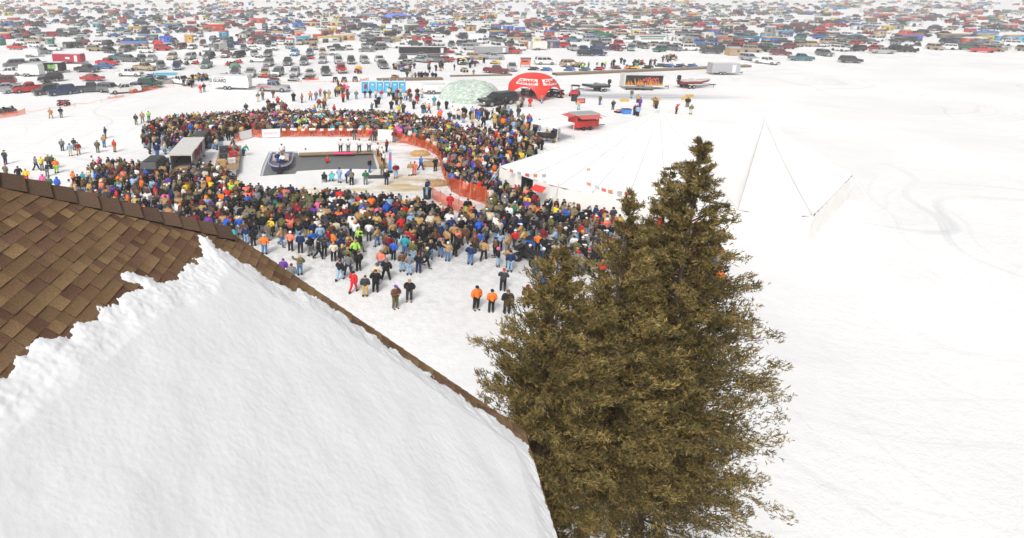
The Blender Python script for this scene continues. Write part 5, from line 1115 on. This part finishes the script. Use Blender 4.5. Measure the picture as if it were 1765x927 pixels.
def build_pose(P_, sub):
    pz, ln = P_['pz'], P_['lean']; c = lambda h, f: (0, ln*f, pz+h*(1 if ln == 0 else .82))
    sho = .19
    base = [c(.02,0), c(.2,.3), c(.42,.8), c(.53,1.0), (0,ln*1.15-.02,c(.53,1)[2]+.10), (0,ln*1.2-.015,c(.53,1)[2]+.21)]
    shl, shr = (-sho, ln*.85, c(.44,1)[2]), (sho, ln*.85, c(.44,1)[2]); hl_, hr_ = (-.1,.0,pz-.04), (.1,.0,pz-.04)
    if pz < .6: hl_, hr_ = (-.12,-.05,pz-.0), (.12,-.05,pz-.0)
    toe = lambda a: (a[0]*1.1, a[1]-.17, a[2]-.045)
    nose = (0, base[4][1]-.105, base[4][2]+.02)
    pts = base + [shl, P_['el'], P_['hl'], shr, P_['er'], P_['hr'], hl_, P_['kl'], P_['al'], toe(P_['al']), hr_, P_['kr'], P_['ar'], toe(P_['ar'])]
    E_ = [(0,1),(1,2),(2,3),(3,4),(4,5),(2,6),(6,7),(7,8),(2,9),(9,10),(10,11),(0,12),(12,13),(13,14),(14,15),(0,16),(16,17),(17,18),(18,19)]
    rad = [(.15,.12),(.13,.11),(.15,.11),.055,(.088,.10),(.075,.085),.07,.05,.042,.07,.05,.042,.09,.062,.05,.042,.09,.062,.05,.042]
    body = skin("person", pts, E_, rad, sub)
    # gloves/hands with a thumb side bump are part of the one surface: jacket sleeves end above them
    wl = tuple(P_['el'][i]+(P_['hl'][i]-P_['el'][i])*.86 for i in range(3)); wr = tuple(P_['er'][i]+(P_['hr'][i]-P_['er'][i])*.86 for i in range(3))
    jp = [(0,ln*-.02,pz-.13), c(.06,.1), c(.22,.35), c(.42,.8), c(.53,1.0), shl, P_['el'], wl, shr, P_['er'], wr]
    if pz < .6: jp[0] = (0,.02,pz-.03)
    jr = [(.215,.18),(.215,.18),(.205,.175),(.185,.15),(.095,.095),.115,.098,.076,.115,.098,.076]
    jk = skin("jacket", jp, [(0,1),(1,2),(2,3),(3,4),(3,5),(5,6),(6,7),(3,8),(8,9),(9,10)], jr, sub)
    ank = lambda k, a: tuple(k[i]+(a[i]-k[i])*.86 for i in range(3))
    tp = [(0,0,pz+.02), hl_, P_['kl'], ank(P_['kl'],P_['al']), hr_, P_['kr'], ank(P_['kr'],P_['ar'])]
    tr_ = skin("trousers", tp, [(0,1),(1,2),(2,3),(0,4),(4,5),(5,6)], [(.155,.135),.115,.092,.08,.115,.092,.08], sub)
    g = Geo()
    for a in (P_['al'], P_['ar']):
        t_ = toe(a); g.tube((a[0],a[1]+.04,a[2]-.045),(t_[0],t_[1]-.03,t_[2]-.005),.052,8,r2=.046); g.tube((a[0],a[1],a[2]-.04),(a[0],a[1],a[2]+.10),.062,8)
    hd = Vector(base[4]) + Vector((0,.0,.035))
    return body, jk, tr_, g, hd
M_skin = mat("face_skin", (.50,.30,.22), .6); M_boot = mat("boot_dark", (.03,.028,.026), .8)
CL = {k: mat("cloth_"+k, c, .85, var=.12, scale=5, spec=.12, bump=.2, bscale=18) for k, c in C.items()}
# camouflage gets a real blotch pattern
for nm, pal in (("camo", ((.24,.2,.12),(.09,.09,.045))), ("olive", ((.15,.15,.06),(.10,.10,.04)))):
    m = CL[nm]; mx = m.node_tree.nodes["Mix"]; mx.inputs[6].default_value = (*pal[0],1); mx.inputs[7].default_value = (*pal[1],1)
    if nm == "camo":
        nz = [x for x in m.node_tree.nodes if x.type == 'TEX_NOISE'][0]; nz.inputs["Scale"].default_value = 9
        m.node_tree.links.remove(mx.inputs[0].links[0]); m.node_tree.links.new(remap(m.node_tree, nz.outputs["Fac"], .48, .52), mx.inputs[0])
PP = [build_pose(p, 1) for p in POSES]
def half(g, k):
    n = len(g.v)//2; q = Geo(); q.v = g.v[k*n:(k+1)*n]; m = len(g.f)//2; q.f = [tuple(i-k*n for i in f) for f in g.f[k*m:(k+1)*m]]; q.m = [0]*m; return q
PB = [[half(Gm[3], k).mesh("boot", M_boot, True) for k in (0,1)] for Gm in PP]
for b_, j_, t_, g_, h_ in PP:
    b_.materials.clear(); b_.materials.append(M_skin)
    for q in (j_, t_): q.materials.clear(); q.materials.append(CL['black'])
def hatgeo(kind_):
    g = Geo()
    if kind_ == 'hair': g.ball((0,.018,.0),(.102,.112,.125),0,12,6,-.15)
    elif kind_ == 'long hair': g.ball((0,.02,.0),(.108,.118,.128),0,12,6,-.1); g.box((0,.075,-.09),(.19,.09,.24),top=(1.05,1.1))
    elif kind_ == 'knit hat': g.ball((0,.01,.03),(.11,.122,.125),0,12,6,.0); g.tube((0,.01,.0),(0,.01,.05),.117,12)
    elif kind_ == 'cap': g.ball((0,.01,.03),(.108,.12,.105),0,12,6,.0); g.box((0,-.15,.035),(.15,.13,.02))
    elif kind_ == 'hood': g.ball((0,.03,-.01),(.128,.135,.145),0,12,6,-.75)
    return g.mesh(kind_.replace(' ','_'), CL['black'], True)
HM = {k: hatgeo(k) for k in ('hair','long hair','knit hat','cap','hood')}
def sizing(): return rnd.uniform(.90,.99), rnd.uniform(1.04,1.22)
PL = [(600,470,"on the open snow past the roof"),(665,480,"near the lone man in black"),(480,430,"beside the shingled roof edge"),(430,390,"by the roof tip"),(300,330,"behind the roof ridge"),(180,300,"at the crowd's western edge"),(90,290,"in the small western group"),
 (820,500,"between roof and junipers"),(905,450,"around the black four-wheeler"),(950,400,"above the bushy juniper"),(1040,380,"beside the pointed juniper"),(960,340,"by the marquee doorway"),(870,370,"near the netting lane"),(800,300,"in the densest crowd"),
 (560,350,"in the front rows"),(640,400,"in the main crowd's back rows"),(740,400,"behind the netting lane"),(420,340,"below the flatbed trailer"),(600,300,"near the water's edge"),(660,270,"by the short walkway"),(600,258,"on the plank walkway"),
 (700,300,"on the sandy snow"),(250,230,"by the gear trailer"),(640,170,"in front of the portable toilets"),(560,170,"left of the portable toilets"),(780,195,"near the pale net tent"),(900,185,"in front of the red dome tent"),(860,210,"between dome tent and crowd"),(1080,195,"by the blue tote"),(720,130,"on the short grey dock"),(500,200,"beyond the far crowd"),(340,155,"by the lettered white trailer"),(90,200,"near the orange rope"),(1170,195,"beyond the marquee peak"),(350,280,"at the gear trailer mouth"),(1130,420,"behind the junipers"),(520,410,"among stragglers by the roof"),(700,450,"in the open snow cluster")]
def wordy(j, t, hk, hc):
    hw = {'hair': f"{hc} hair", 'long hair': f"long {hc} hair", 'knit hat': f"{hc} knit hat", 'cap': f"{hc} cap", 'hood': f"{hc} hood"}[hk]
    j2 = j.replace('_',' ').replace('camo','camouflage'); t2 = t.replace('light_denim','pale denim').replace('camo','camouflage').replace('denim','blue denim' if 0 else 'denim')
    hw = hw.replace('camo ','camouflage ').replace('_',' ')
    return j2, t2, hw
NP = [0]; PPOS = []
HAIRC = ['brown','black','tan','charcoal']
def person(px, py, j, t, hk='hair', hc='brown', face=0, pz=0, extra=None, z=0.0, grp="people around the opening in the ice", fixed=None):
    j2, t2, hw = wordy(j, t, hk, hc); loc = fixed or G(px, py, z)
    suit = f"{j2} suit" if j == t else f"{j2} jacket and {t2} trousers"
    where = extra or near_lm(px, py, PL)
    cands = [f"person in {suit}, {hw}, {where}", f"person in {suit}, {hw}, {near_lm(px, py, PL, 1)}"]
    if NP[0] and cands[0] in used and cands[1] in used: cands.append(f"person in {suit}, {hw}, {near_lm(px, py, PL, 2)}")
    lab = None
    for c_ in cands:
        if c_ not in used: lab = c_; break
    if lab is None: return None
    lab = lab.replace("person in white suit", "person in white suit"); used.add(cands[0]); used.add(lab)
    if len(lab.split()) > 16: lab = lab.replace(" jacket and ", " jacket, ")
    if len(lab.split()) > 16: lab = lab.replace('pale denim','denim') if len(lab.split())==17 and lab.replace('pale denim','denim') not in used else lab
    b_, jm, tm_, g_, hd = PP[pz]; sh_, sw = sizing(); o = link("person", b_, None, loc, face); o.scale = (sw*sh_, sw*sh_, sh_); tag(o, lab, "person", grp)
    a = link("jacket", jm, o); a.material_slots[0].link = 'OBJECT'; a.material_slots[0].material = CL[j]
    a = link("trousers", tm_, o); a.material_slots[0].link = 'OBJECT'; a.material_slots[0].material = CL[t]
    link("boot", PB[pz][0], o); link("boot", PB[pz][1], o); nm = {'hair':'hair','long hair':'hair','knit hat':'knit_hat','cap':'cap','hood':'hood'}[hk]
    a = link(nm, HM[hk], o, hd); a.material_slots[0].link = 'OBJECT'; a.material_slots[0].material = CL[hc]
    NP[0] += 1; PPOS.append((loc.x, loc.y)); return o
def fc(d): return R(d)       # 0 faces the viewer, 180 faces away
# ---- people one can pick out (feet pixel, jacket, trousers, head, head colour, facing, pose)
LON = [(609,504,'red','red','hair','black',150,3),(629,511,'charcoal','gold','hair','brown',180,0),(647,503,'black','black','hair','brown',170,1),(649,490,'cream','gray','knit hat','olive',180,1),(665,482,'black','black','cap','gray',175,6),(681,531,'brown','olive','cap','purple',30,2),(705,519,'black','charcoal','cap','tan',-10,1),
 (600,474,'gray','charcoal','hair','black',190,6),(586,483,'black','light_denim','hair','maroon',150,3),(575,450,'cream','black','hair','tan',180,0),(590,454,'charcoal','black','long hair','gold',180,0),(612,448,'lime','black','hair','tan',20,3),(619,426,'lime','charcoal','hair','tan',-20,0),(603,446,'maroon','black','long hair','brown',40,0),(589,426,'charcoal','denim','hair','black',200,3),
 (664,436,'brown','black','hair','brown',120,0),(670,438,'maroon','black','hair','black',190,0),(678,448,'blue','black','hair','maroon',150,1),(700,428,'red','black','hair','black',20,2),(697,440,'teal','denim','knit hat','teal',170,1),(693,468,'brown','light_denim','hair','charcoal',190,0),(711,450,'olive','light_denim','cap','gold',170,0),(705,474,'gray','light_denim','hair','charcoal',180,1),(721,470,'black','navy','hair','maroon',160,1),(735,460,'charcoal','black','knit hat','cream',60,3),(741,447,'black','denim','hair','tan',170,0),
 (759,443,'black','denim','cap','pink',150,0),(771,450,'tan','denim','knit hat','white',170,5),(810,456,'navy','denim','hair','black',150,1),(857,459,'black','light_denim','hood','pink',80,0),(876,462,'tan','gray','hair','brown',150,0),(878,469,'navy','light_denim','cap','black',180,0),(866,501,'charcoal','black','cap','red',160,2),(820,533,'orange','black','hair','black',20,0),(846,538,'orange','black','knit hat','black',180,0),(873,540,'black','black','hair','brown',180,0),(907,530,'maroon','black','hood','maroon',180,0),
 (921,476,'olive','denim','cap','olive',190,0),(934,461,'navy','black','knit hat','white',60,2),(912,446,'black','black','knit hat','white',200,7),(949,472,'tan','denim','hair','brown',150,3),(935,505,'blue','black','cap','gray',30,1),(947,514,'brown','black','hair','maroon',20,0),(973,512,'orange','black','hair','pink',180,0),
 (517,474,'camo','denim','hair','gold',200,5),(503,492,'gray','denim','hair','maroon',180,0),(489,482,'purple','white','hair','purple',180,0),(456,438,'orange','denim','cap','cream',180,0),(468,407,'yellow','olive','cap','gold',150,1),(485,424,'tan','denim','hair','tan',60,3),(501,432,'coral','black','knit hat','white',160,1),(518,436,'navy','black','hair','charcoal',180,0),(537,431,'blue','black','hair','gold',30,2),(552,421,'light_denim','denim','knit hat','cream',190,0),(566,428,'maroon','denim','hair','brown',120,0),(437,424,'black','black','hood','black',200,1),(425,420,'navy','light_denim','hair','brown',180,0),(414,405,'blue','white','cap','white',180,0),
 (1071,367,'black','denim','hair','gray',10,2),(1086,379,'black','black','hair','brown',-70,1),(1054,388,'charcoal','gray','hair','black',200,1),(1043,408,'coral','denim','hood','white',190,0),(1067,420,'black','black','hair','brown',40,2),(1060,436,'gray','black','knit hat','white',180,1),(1019,345+18,'charcoal','black','knit hat','red',170,0),(945,346,'charcoal','gray','hair','black',180,0),
 (10,283,'charcoal','navy','cap','black',170,1),(63,293,'gray','black','hair','charcoal',150,3),(73,294,'yellow','gray','cap','yellow',180,2),(85,290,'camo','black','hair','gold',200,0),(92,291,'charcoal','black','hair','brown',180,0),(98,298,'orange','lime','knit hat','lime',190,1),(82,304,'black','gray','hair','charcoal',180,8),(12,308,'camo','camo','knit hat','pink',160,1),(34,312,'black','navy','hair','black',40,3),(47,315,'yellow','red','hair','tan',20,3),(76,325,'pink','pink','hood','pink',180,0),(87,330,'green','black','hair','brown',180,0),(101,332,'blue','charcoal','hood','blue',180,0),
 (108,260,'gray','charcoal','hair','tan',180,0),(122,269,'light_denim','cream','hood','gray',190,0),(136,267,'maroon','tan','hair','maroon',200,3),(129,259,'charcoal','gray','hair','black',170,1),(128,320,'orange','black','hood','orange',150,1),(145,322,'teal','charcoal','hair','tan',160,3),(155,316,'cream','cream','hair','brown',150,0),(182,238,'navy','olive','hair','blue',100,2),(169,263,'olive','olive','hair','camo',180,0),(180,254,'tan','denim','hair','brown',170,1),(198,262,'red','tan','hair','brown',150,0),
 (88,204,'tan','tan','hair','tan',180,6),(106,203,'black','gray','hair','black',180,1),(346,160,'red','red','hair','red',180,0),(352,158,'black','gray','hair','charcoal',180,0),(235,215,'charcoal','olive','hair','brown',180,0),(246,211,'tan','gray','hair','tan',190,3),(257,209,'lime','charcoal','hair','black',30,2),
 (445,175,'gray','cream','hair','black',30,0),(453,172,'camo','charcoal','hair','orange',170,1),(471,169,'maroon','olive','hair','maroon',180,0),(567,170,'khaki','gold','hair','black',180,0),(560,170,'olive','olive','hair','brown',180,1),(552,166,'pink','charcoal','hair','pink',30,0),(535,173,'coral','charcoal','hair','black',180,6),(545,173,'gray','denim','hair','tan',180,0),
 (638,169,'black','black','hair','maroon',170,0),(629,169,'black','gray','cap','black',180,1),(657,170,'red','light_denim','hair','red',180,0),(718,179,'maroon','red','hair','green',190,1),(748,182,'teal','gray','hair','teal',180,0),(739,195,'orange','charcoal','hair','brown',90,3),(691,180,'charcoal','gray','cap','blue',170,1),(614,171,'gray','denim','hair','tan',180,0),
 (900,182,'black','denim','hair','maroon',180,0),(913,184,'red','red','hair','maroon',160,0),(933,178,'tan','light_denim','hair','brown',90,1),(825,206,'blue','blue','hair','brown',180,0),(836,204,'charcoal','tan','hair','black',120,3),(848,207,'charcoal','charcoal','hair','black',90,3),(912,221,'blue','cream','hair','blue',180,1),
 (1056,189,'charcoal','black','hair','gray',180,0),(1165,196,'red','black','hair','black',30,5),(1190,197,'camo','cream','hair','gray',180,0),(997,189,'gold','light_denim','hair','tan',180,8),(1042,117,'lime','charcoal','hair','lime',180,0),(1053,117,'black','charcoal','hair','black',60,1),(816,131,'gray','tan','hair','gray',180,1),
 (682,307,'maroon','light_denim','cap','white',10,1),(666,318,'black','navy','hair','tan',160,0),(630,318,'green','gray','hair','black',180,1),(606,319,'camo','black','hair','brown',190,8),(597,315,'blue','navy','hair','navy',90,8),(585,315,'light_denim','light_denim','hair','black',150,1),(659,304,'camo','camo','cap','tan',180,0),(637,297,'black','denim','cap','red',60,0),(707,303,'tan','white','hair','tan',180,0),(714,302,'coral','coral','hair','brown',170,1),(725,293,'blue','navy','hair','gray',120,3),(750,295,'black','black','hair','tan',200,2),
 (420,268,'teal','charcoal','hood','yellow',60,8),(775,362,'red','red','hair','brown',170,0),(805,372,'black','lime','hair','brown',180,0),(611,241,'charcoal','gray','hair','charcoal',180,0),(639,243,'red','gray','hair','red',30,0),(646,243,'charcoal','charcoal','hair','black',170,0),(679,245,'maroon','gray','hair','maroon',180,0),(666,262,'maroon','navy','hair','brown',60,2)]
for a in LON:
    px, py, j, t, hk, hc, f, p = a
    o = person(px, py, j, t, hk, hc, fc(f), p)
    if o is None: print("DUP", a)
# swimmers in white along the walkway, seated spectators, helmsman, barrel man
for px, py, lab in ((587,262,"near the pink mat"),(600,262,"right behind the pink mat"),(619,262,"bending in mid walkway"),(636,261,"at the end of the long walkway")): person(px, py, 'white', 'black', 'hair', 'brown' if px != 619 else 'black', fc(170), 0 if px != 619 else 3, extra=lab, z=.22, grp="helpers in white on the walkway")
for px, py, lab in ((651,268,"first on the short walkway"),(658,276,"second on the short walkway"),(661,284,"third on the short walkway")): person(px, py, 'white', 'black', 'hair' , 'charcoal' if px != 658 else 'tan', fc(90), 6, extra=lab, z=.22, grp="helpers in white on the walkway")
person(735,338,'navy','light_denim','cap','gray',fc(90),4,extra="standing up on the black barrel",z=1.04)
bl = bo.location
person(0,0,'white','khaki','hair','charcoal',fc(160),0,extra="standing in the violet rimmed boat",fixed=bl+Vector((-.1,3.9,.55)))
person(0,0,'navy','blue','cap','white',fc(20),7,extra="seated in the violet rimmed boat",fixed=bl+Vector((-.4,2.1,.47)))
person(0,0,'white','navy','cap','navy',fc(-20),7,extra="seated low in the violet rimmed boat",fixed=bl+Vector((.22,1.7,.47)))
def chair(px, py, rz, lab, m):
    t = thing("folding_chair", G(px,py), rz, lab, "chair", "folding chairs by the water"); Geo().box((0,0,.42),(.5,.46,.04)).obj("seat", m, t); Geo().box((0,.24,.68),(.5,.04,.44)).obj("backrest", m, t)
    for x_ in (-.22,.22):
        for y_ in (-.2,.2): Geo().tube((x_,y_,0),(x_,y_,.42),.018,5).obj("leg", M_bk, t)
chair(559,314,fc(180),"dark folding chair under the spectator in brown by the water", M_bk); chair(572,313,fc(180),"cyan folding chair under the spectator in teal by the water", mat("cyan_fabric",(.1,.6,.65),.6))
person(559,314.5,'brown','black','hood','brown',fc(170),7,extra="seated near the water"); person(572,313.5,'teal','light_denim','hair','tan',fc(190),7,extra="seated near the water")
# two swimmers in the dark water: head and shoulders above the surface
person(527,276,'navy','navy','hair','black',fc(90),0,extra="swimming alone in the dark water",z=-1.35,grp="swimmers")
person(564,291,'red','navy','cap','red',fc(120),0,extra="at the water edge with arms low",z=-.9,grp="swimmers")
n_named = NP[0]; print("NAMED", n_named)

# ---- the crowd
N_POLY = [(255,224),(300,213),(380,208),(470,203),(640,205),(700,210),(760,219),(800,232),(850,236),(895,240),(930,252),(925,275),(868,292),(862,318),(858,345),(850,356),(843,352),(800,338),(778,322),(766,300),(763,278),(752,264),(730,254),(700,244),(680,238),(640,234),(455,234),(425,233),(395,243),(372,246),(352,262),(310,262),(262,272),(243,252)]
S_POLY = [(160,290),(200,292),(262,300),(300,300),(345,300),(372,300),(405,322),(420,340),(520,347),(600,352),(700,360),(745,372),(790,386),(838,384),(848,362),(856,332),(868,327),(920,346),(966,366),(1040,374),(1062,388),(1090,400),(1090,450),(1050,475),(985,478),(930,446),(880,436),(800,428),(720,436),(640,428),(560,420),(500,412),(440,424),(400,425),(350,405),(240,382),(130,352),(118,335),(150,320)]
S_POLY2 = [(1080,400),(1230,410),(1240,505),(1100,520),(1030,480)]
def inpoly(x, y, P_):
    c = False; j = len(P_)-1
    for i in range(len(P_)):
        if (P_[i][1] > y) != (P_[j][1] > y) and x < (P_[j][0]-P_[i][0])*(y-P_[i][1])/(P_[j][1]-P_[i][1])+P_[i][0]: c = not c
        j = i
    return c
grid = {}
def gkey(x, y): return (int(math.floor(x/1.0)), int(math.floor(y/1.0)))
def can(x, y, d):
    k = gkey(x, y)
    for a in (-1,0,1):
        for b in (-1,0,1):
            for q in grid.get((k[0]+a, k[1]+b), ()):
                if (q[0]-x)**2+(q[1]-y)**2 < d*d: return False
    return True
def put(x, y): grid.setdefault(gkey(x, y), []).append((x, y))
for p in PPOS: put(*p)
blocks = [(g0.matrix_world, 0)]
def blocked(x, y, px, py):
    for (bx, by, w_, l_, a) in BL:
        dx, dy = x-bx, y-by; u = dx*math.cos(-a)-dy*math.sin(-a); v = dx*math.sin(-a)+dy*math.cos(-a)
        if abs(u) < w_/2+.3 and abs(v) < l_/2+.3: return True
    return False
def bl_(px, py, w_, l_, rz, cy=0):
    p = G(px, py); a = R(rz); return (p.x - math.sin(a)*cy, p.y + math.cos(a)*cy, w_, l_, a)
BL = [bl_(314,299,2.6,6.8,2,3.3), bl_(390,302,2.6,9.8,8,4.75), bl_(350,251,2,5,178), bl_(271,297,2,6,176), bl_(314,300,2,2.4,2,-1), bl_(911,452,2,2.6,0), bl_(926,432,2,2.4,0)]
cand = []
rc2 = random.Random(77)
for Pn, dm, nn in ((N_POLY,.56,26000),(S_POLY,.60,26000),(S_POLY2,.75,4000)):
    x0, x1, y0, y1 = min(p[0] for p in Pn), max(p[0] for p in Pn), min(p[1] for p in Pn), max(p[1] for p in Pn); g_a = [G(x, y) for x, y in ((x0,y0),(x1,y0),(x0,y1),(x1,y1))]
    gx0, gx1, gy0, gy1 = min(g.x for g in g_a), max(g.x for g in g_a), min(g.y for g in g_a), max(g.y for g in g_a)
    for _ in range(nn):
        x, y = rc2.uniform(gx0, gx1), rc2.uniform(gy0, gy1); px, py, _d = PX((x, y, 0))
        if not inpoly(px, py, Pn): continue
        d = dm
        if Pn is S_POLY:
            if px > 860 and py > 350: d = .64
            if py > 418 and px < 900: d = .85
            if px < 300: d = .72
        if Pn is N_POLY and (px < 400 and py > 230): d = .8
        if Pn is N_POLY and px > 850: d = .7
        if not can(x, y, d*rc2.uniform(.9,1.25)) or blocked(x, y, px, py): continue
        put(x, y); cand.append((py, px, x, y))
# loose strollers north of the crowd
for _ in range(60):
    px, py = rc2.uniform(420, 900), rc2.uniform(166, 205); p = G(px, py)
    if 560 < px < 620 or px > 600 and py < 175: pass
    if can(p.x, p.y, .9) and not (750 < px < 865 and py < 188): put(p.x, p.y); cand.append((py, px, p.x, p.y))
for (cx_, cy_, n_, sx_, sy_) in ((726,136,22,24,1.2),(862,200,14,10,6),(372,252,9,10,8),(402,262,10,7,14),(345,262,6,8,10),(955,243,8,12,4),(870,215,40,44,22),(905,236,30,34,20),(800,205,16,40,12),(640,462,14,60,16),(720,440,12,40,10),(840,440,14,50,10),(580,440,12,50,12),(1045,440,18,60,20),(700,428,14,80,6),(900,425,14,60,12),(1095,112,16,44,3),(1000,118,8,50,3),(1160,104,10,20,4),(760,118,10,40,6),(1100,180,8,60,8),(820,112,12,30,6),(345,140,8,16,4),(690,118,8,24,5),(300,262,8,12,10),(690,168,10,30,6),(880,222,14,20,8),(330,150,6,10,3),(590,160,8,12,6),(480,192,10,14,3),(1098,198,4,8,2)):
    for _ in range(n_):
        p = G(rc2.gauss(cx_, sx_*.5), rc2.gauss(cy_, sy_*.5))
        if can(p.x, p.y, .6): put(p.x, p.y); a_, b_2, _d = PX(p); cand.append((b_2, a_, p.x, p.y))
cand.sort(reverse=True)
JW = ['black']*75+['charcoal']*26+['navy']*13+['tan']*11+['gold']*5+['brown']*22+['camo']*15+['olive']*8+['khaki']*4+['maroon']*4+['red']*8+['orange']*4+['blue']*4+['gray']*13+['white']*8+['cream']*10+['teal']*1+['purple']*2+['pink']*2+['yellow']*2+['green']*2+['maroon']*7+['lime']*1+['coral']*2+['light_denim']*4
TW = ['denim']*8+['light_denim']*5+['black']*12+['charcoal']*6+['brown']*2+['gold']*2+['camo']*2+['gray']*3+['olive']+['navy']*2
HW = [('hair',c) for c in ('brown','brown','black','tan','charcoal','gray','brown','black')]+[('long hair',c) for c in ('brown','gold','black')]+[('cap',c) for c in ('black','red','camo','black','white','gray','navy','tan','brown','charcoal')]+[('knit hat',c) for c in ('black','gray','red','white','orange','black','charcoal','brown','camo','navy')]+[('hood',c) for c in ('black','navy','brown')]
tgt = G(575,275)
limit = 300 - n_named; k = 0; rest = []; rc3 = random.Random(5)
def gen(px):
    j = rc3.choice(JW); t = j if rc3.random() < .07 else rc3.choice(TW); hk, hc = rc3.choice(HW)
    if hk == 'hood': hc = j
    return j, t, hk, hc
for py, px, x, y in cand:
    f = math.atan2(tgt.x-x, -(tgt.y-y)) + rc3.gauss(0,.45); pz_ = rc3.choice((0,0,1,1,1,2,2,6,4,0))
    if rc3.random() < .16: f += rc3.uniform(-2.5,2.5)
    if py > 395 and rc3.random() < .4: pz_ = rc3.choice((3,4,6,3,8))
    if px > 930 and py > 380 or py > 425: f += rc3.uniform(-1.5,1.5)
    hidden = (px < 400 and py - 40 > 303 + px*.24) or (px > 1100 and py > 400)
    if k < limit and not hidden:
        o = None
        for _ in range(40):
            j, t, hk, hc = gen(px); o = person(px, py, j, t, hk, hc, f, pz_, fixed=Vector((x, y, 0)))
            if o: break
        if o: k += 1; continue
    rest.append((px, py, x, y, f, pz_))
print("PEOPLE", NP[0], "REST", len(rest))
PPL = [build_pose(POSES[i], 0) for i in range(9)]
def arr(me):
    v = np.empty(len(me.vertices)*3); me.vertices.foreach_get("co", v); return v.reshape(-1,3), [tuple(p.vertices) for p in me.polygons]
LOW = []
hb = Geo().ball((0,0,0),(.09,.10,.13),0,6,3); 
for b_, j_, t_, g_, hd in PPL:
    vs = []; fs = []; tg = []
    for me, tgc in ((j_,0),(t_,1)):
        v, f = arr(me); fs += [tuple(i+len(vs) for i in q) for q in f]; vs += [tuple(q) for q in v]; tg += [tgc]*len(f)
    def addg(g, tgc, off=(0,0,0)):
        global_o = len(vs); vs.extend([(a+off[0], b+off[1], c+off[2]) for a, b, c in g.v]); fs.extend([tuple(i+global_o for i in q) for q in g.f]); tg.extend([tgc]*len(g.f))
    addg(Geo().ball((0,0,-.02),(.085,.1,.12),0,8,4,-.9), 2, tuple(hd)); addg(Geo().ball((0,.02,.02),(.105,.118,.12),0,8,3,0), 3, tuple(hd)); addg(g_, 4)
    LOW.append((np.array(vs), fs, tg))
items = []
for px, py, x, y, f, pz_ in rest:
    j, t, hk, hc = gen(px); v, fs, tg = LOW[pz_]; s1, s2 = rc3.uniform(.88,.99), rc3.uniform(1.06,1.24); Rm = np.array([[math.cos(f),-math.sin(f),0],[math.sin(f),math.cos(f),0],[0,0,1]])
    w_ = rc3.uniform(.85,1.15); cm = {0: tuple(q*w_ for q in C[j]), 1: C[t], 2: (.48,.29,.21), 3: C[hc], 4: (.03,.03,.03)}
    items.append(((v*np.array([s1*s2,s1*s2,s1]))@Rm.T + np.array([x,y,0]), fs, [(*cm[i],1) for i in tg]))
o = mass("spectator_crowd", items); kind(o, "stuff"); o['label'] = "dense crowd of far spectators in winter coats around the open water"; o.data.materials.clear(); o.data.materials.append(attr_mat("crowd_cloth", .85, .1))
o.data.polygons.foreach_set("use_smooth", [True]*len(o.data.polygons))

# ================================================================= AIR
hz = Geo().box((0, 700, 10), (3400, 2100, 22.5)); zt = H+.6
hz = Geo(); x0, x1, y0, y1, z0, z1 = -1700, 1700, -400, 1750, -1.5, 27
hz.hexa([(x0,y0,z0),(x1,y0,z0),(x1,y1,z0),(x0,y1,z0),(x0,y0,z1),(x1,y0,z1),(x1,y1,z1),(x0,y1,z1)])
mh = bpy.data.materials.new("haze_air"); mh.use_nodes = True; nt = mh.node_tree; nt.nodes.clear(); out = nt.nodes.new("ShaderNodeOutputMaterial"); pv = nt.nodes.new("ShaderNodeVolumePrincipled")
pv.inputs["Density"].default_value = HAZE; pv.inputs["Color"].default_value = (.97,.97,.98,1); pv.inputs["Anisotropy"].default_value = .3; nt.links.new(pv.outputs[0], out.inputs["Volume"])
kind(hz.obj("haze", mh), "stuff")
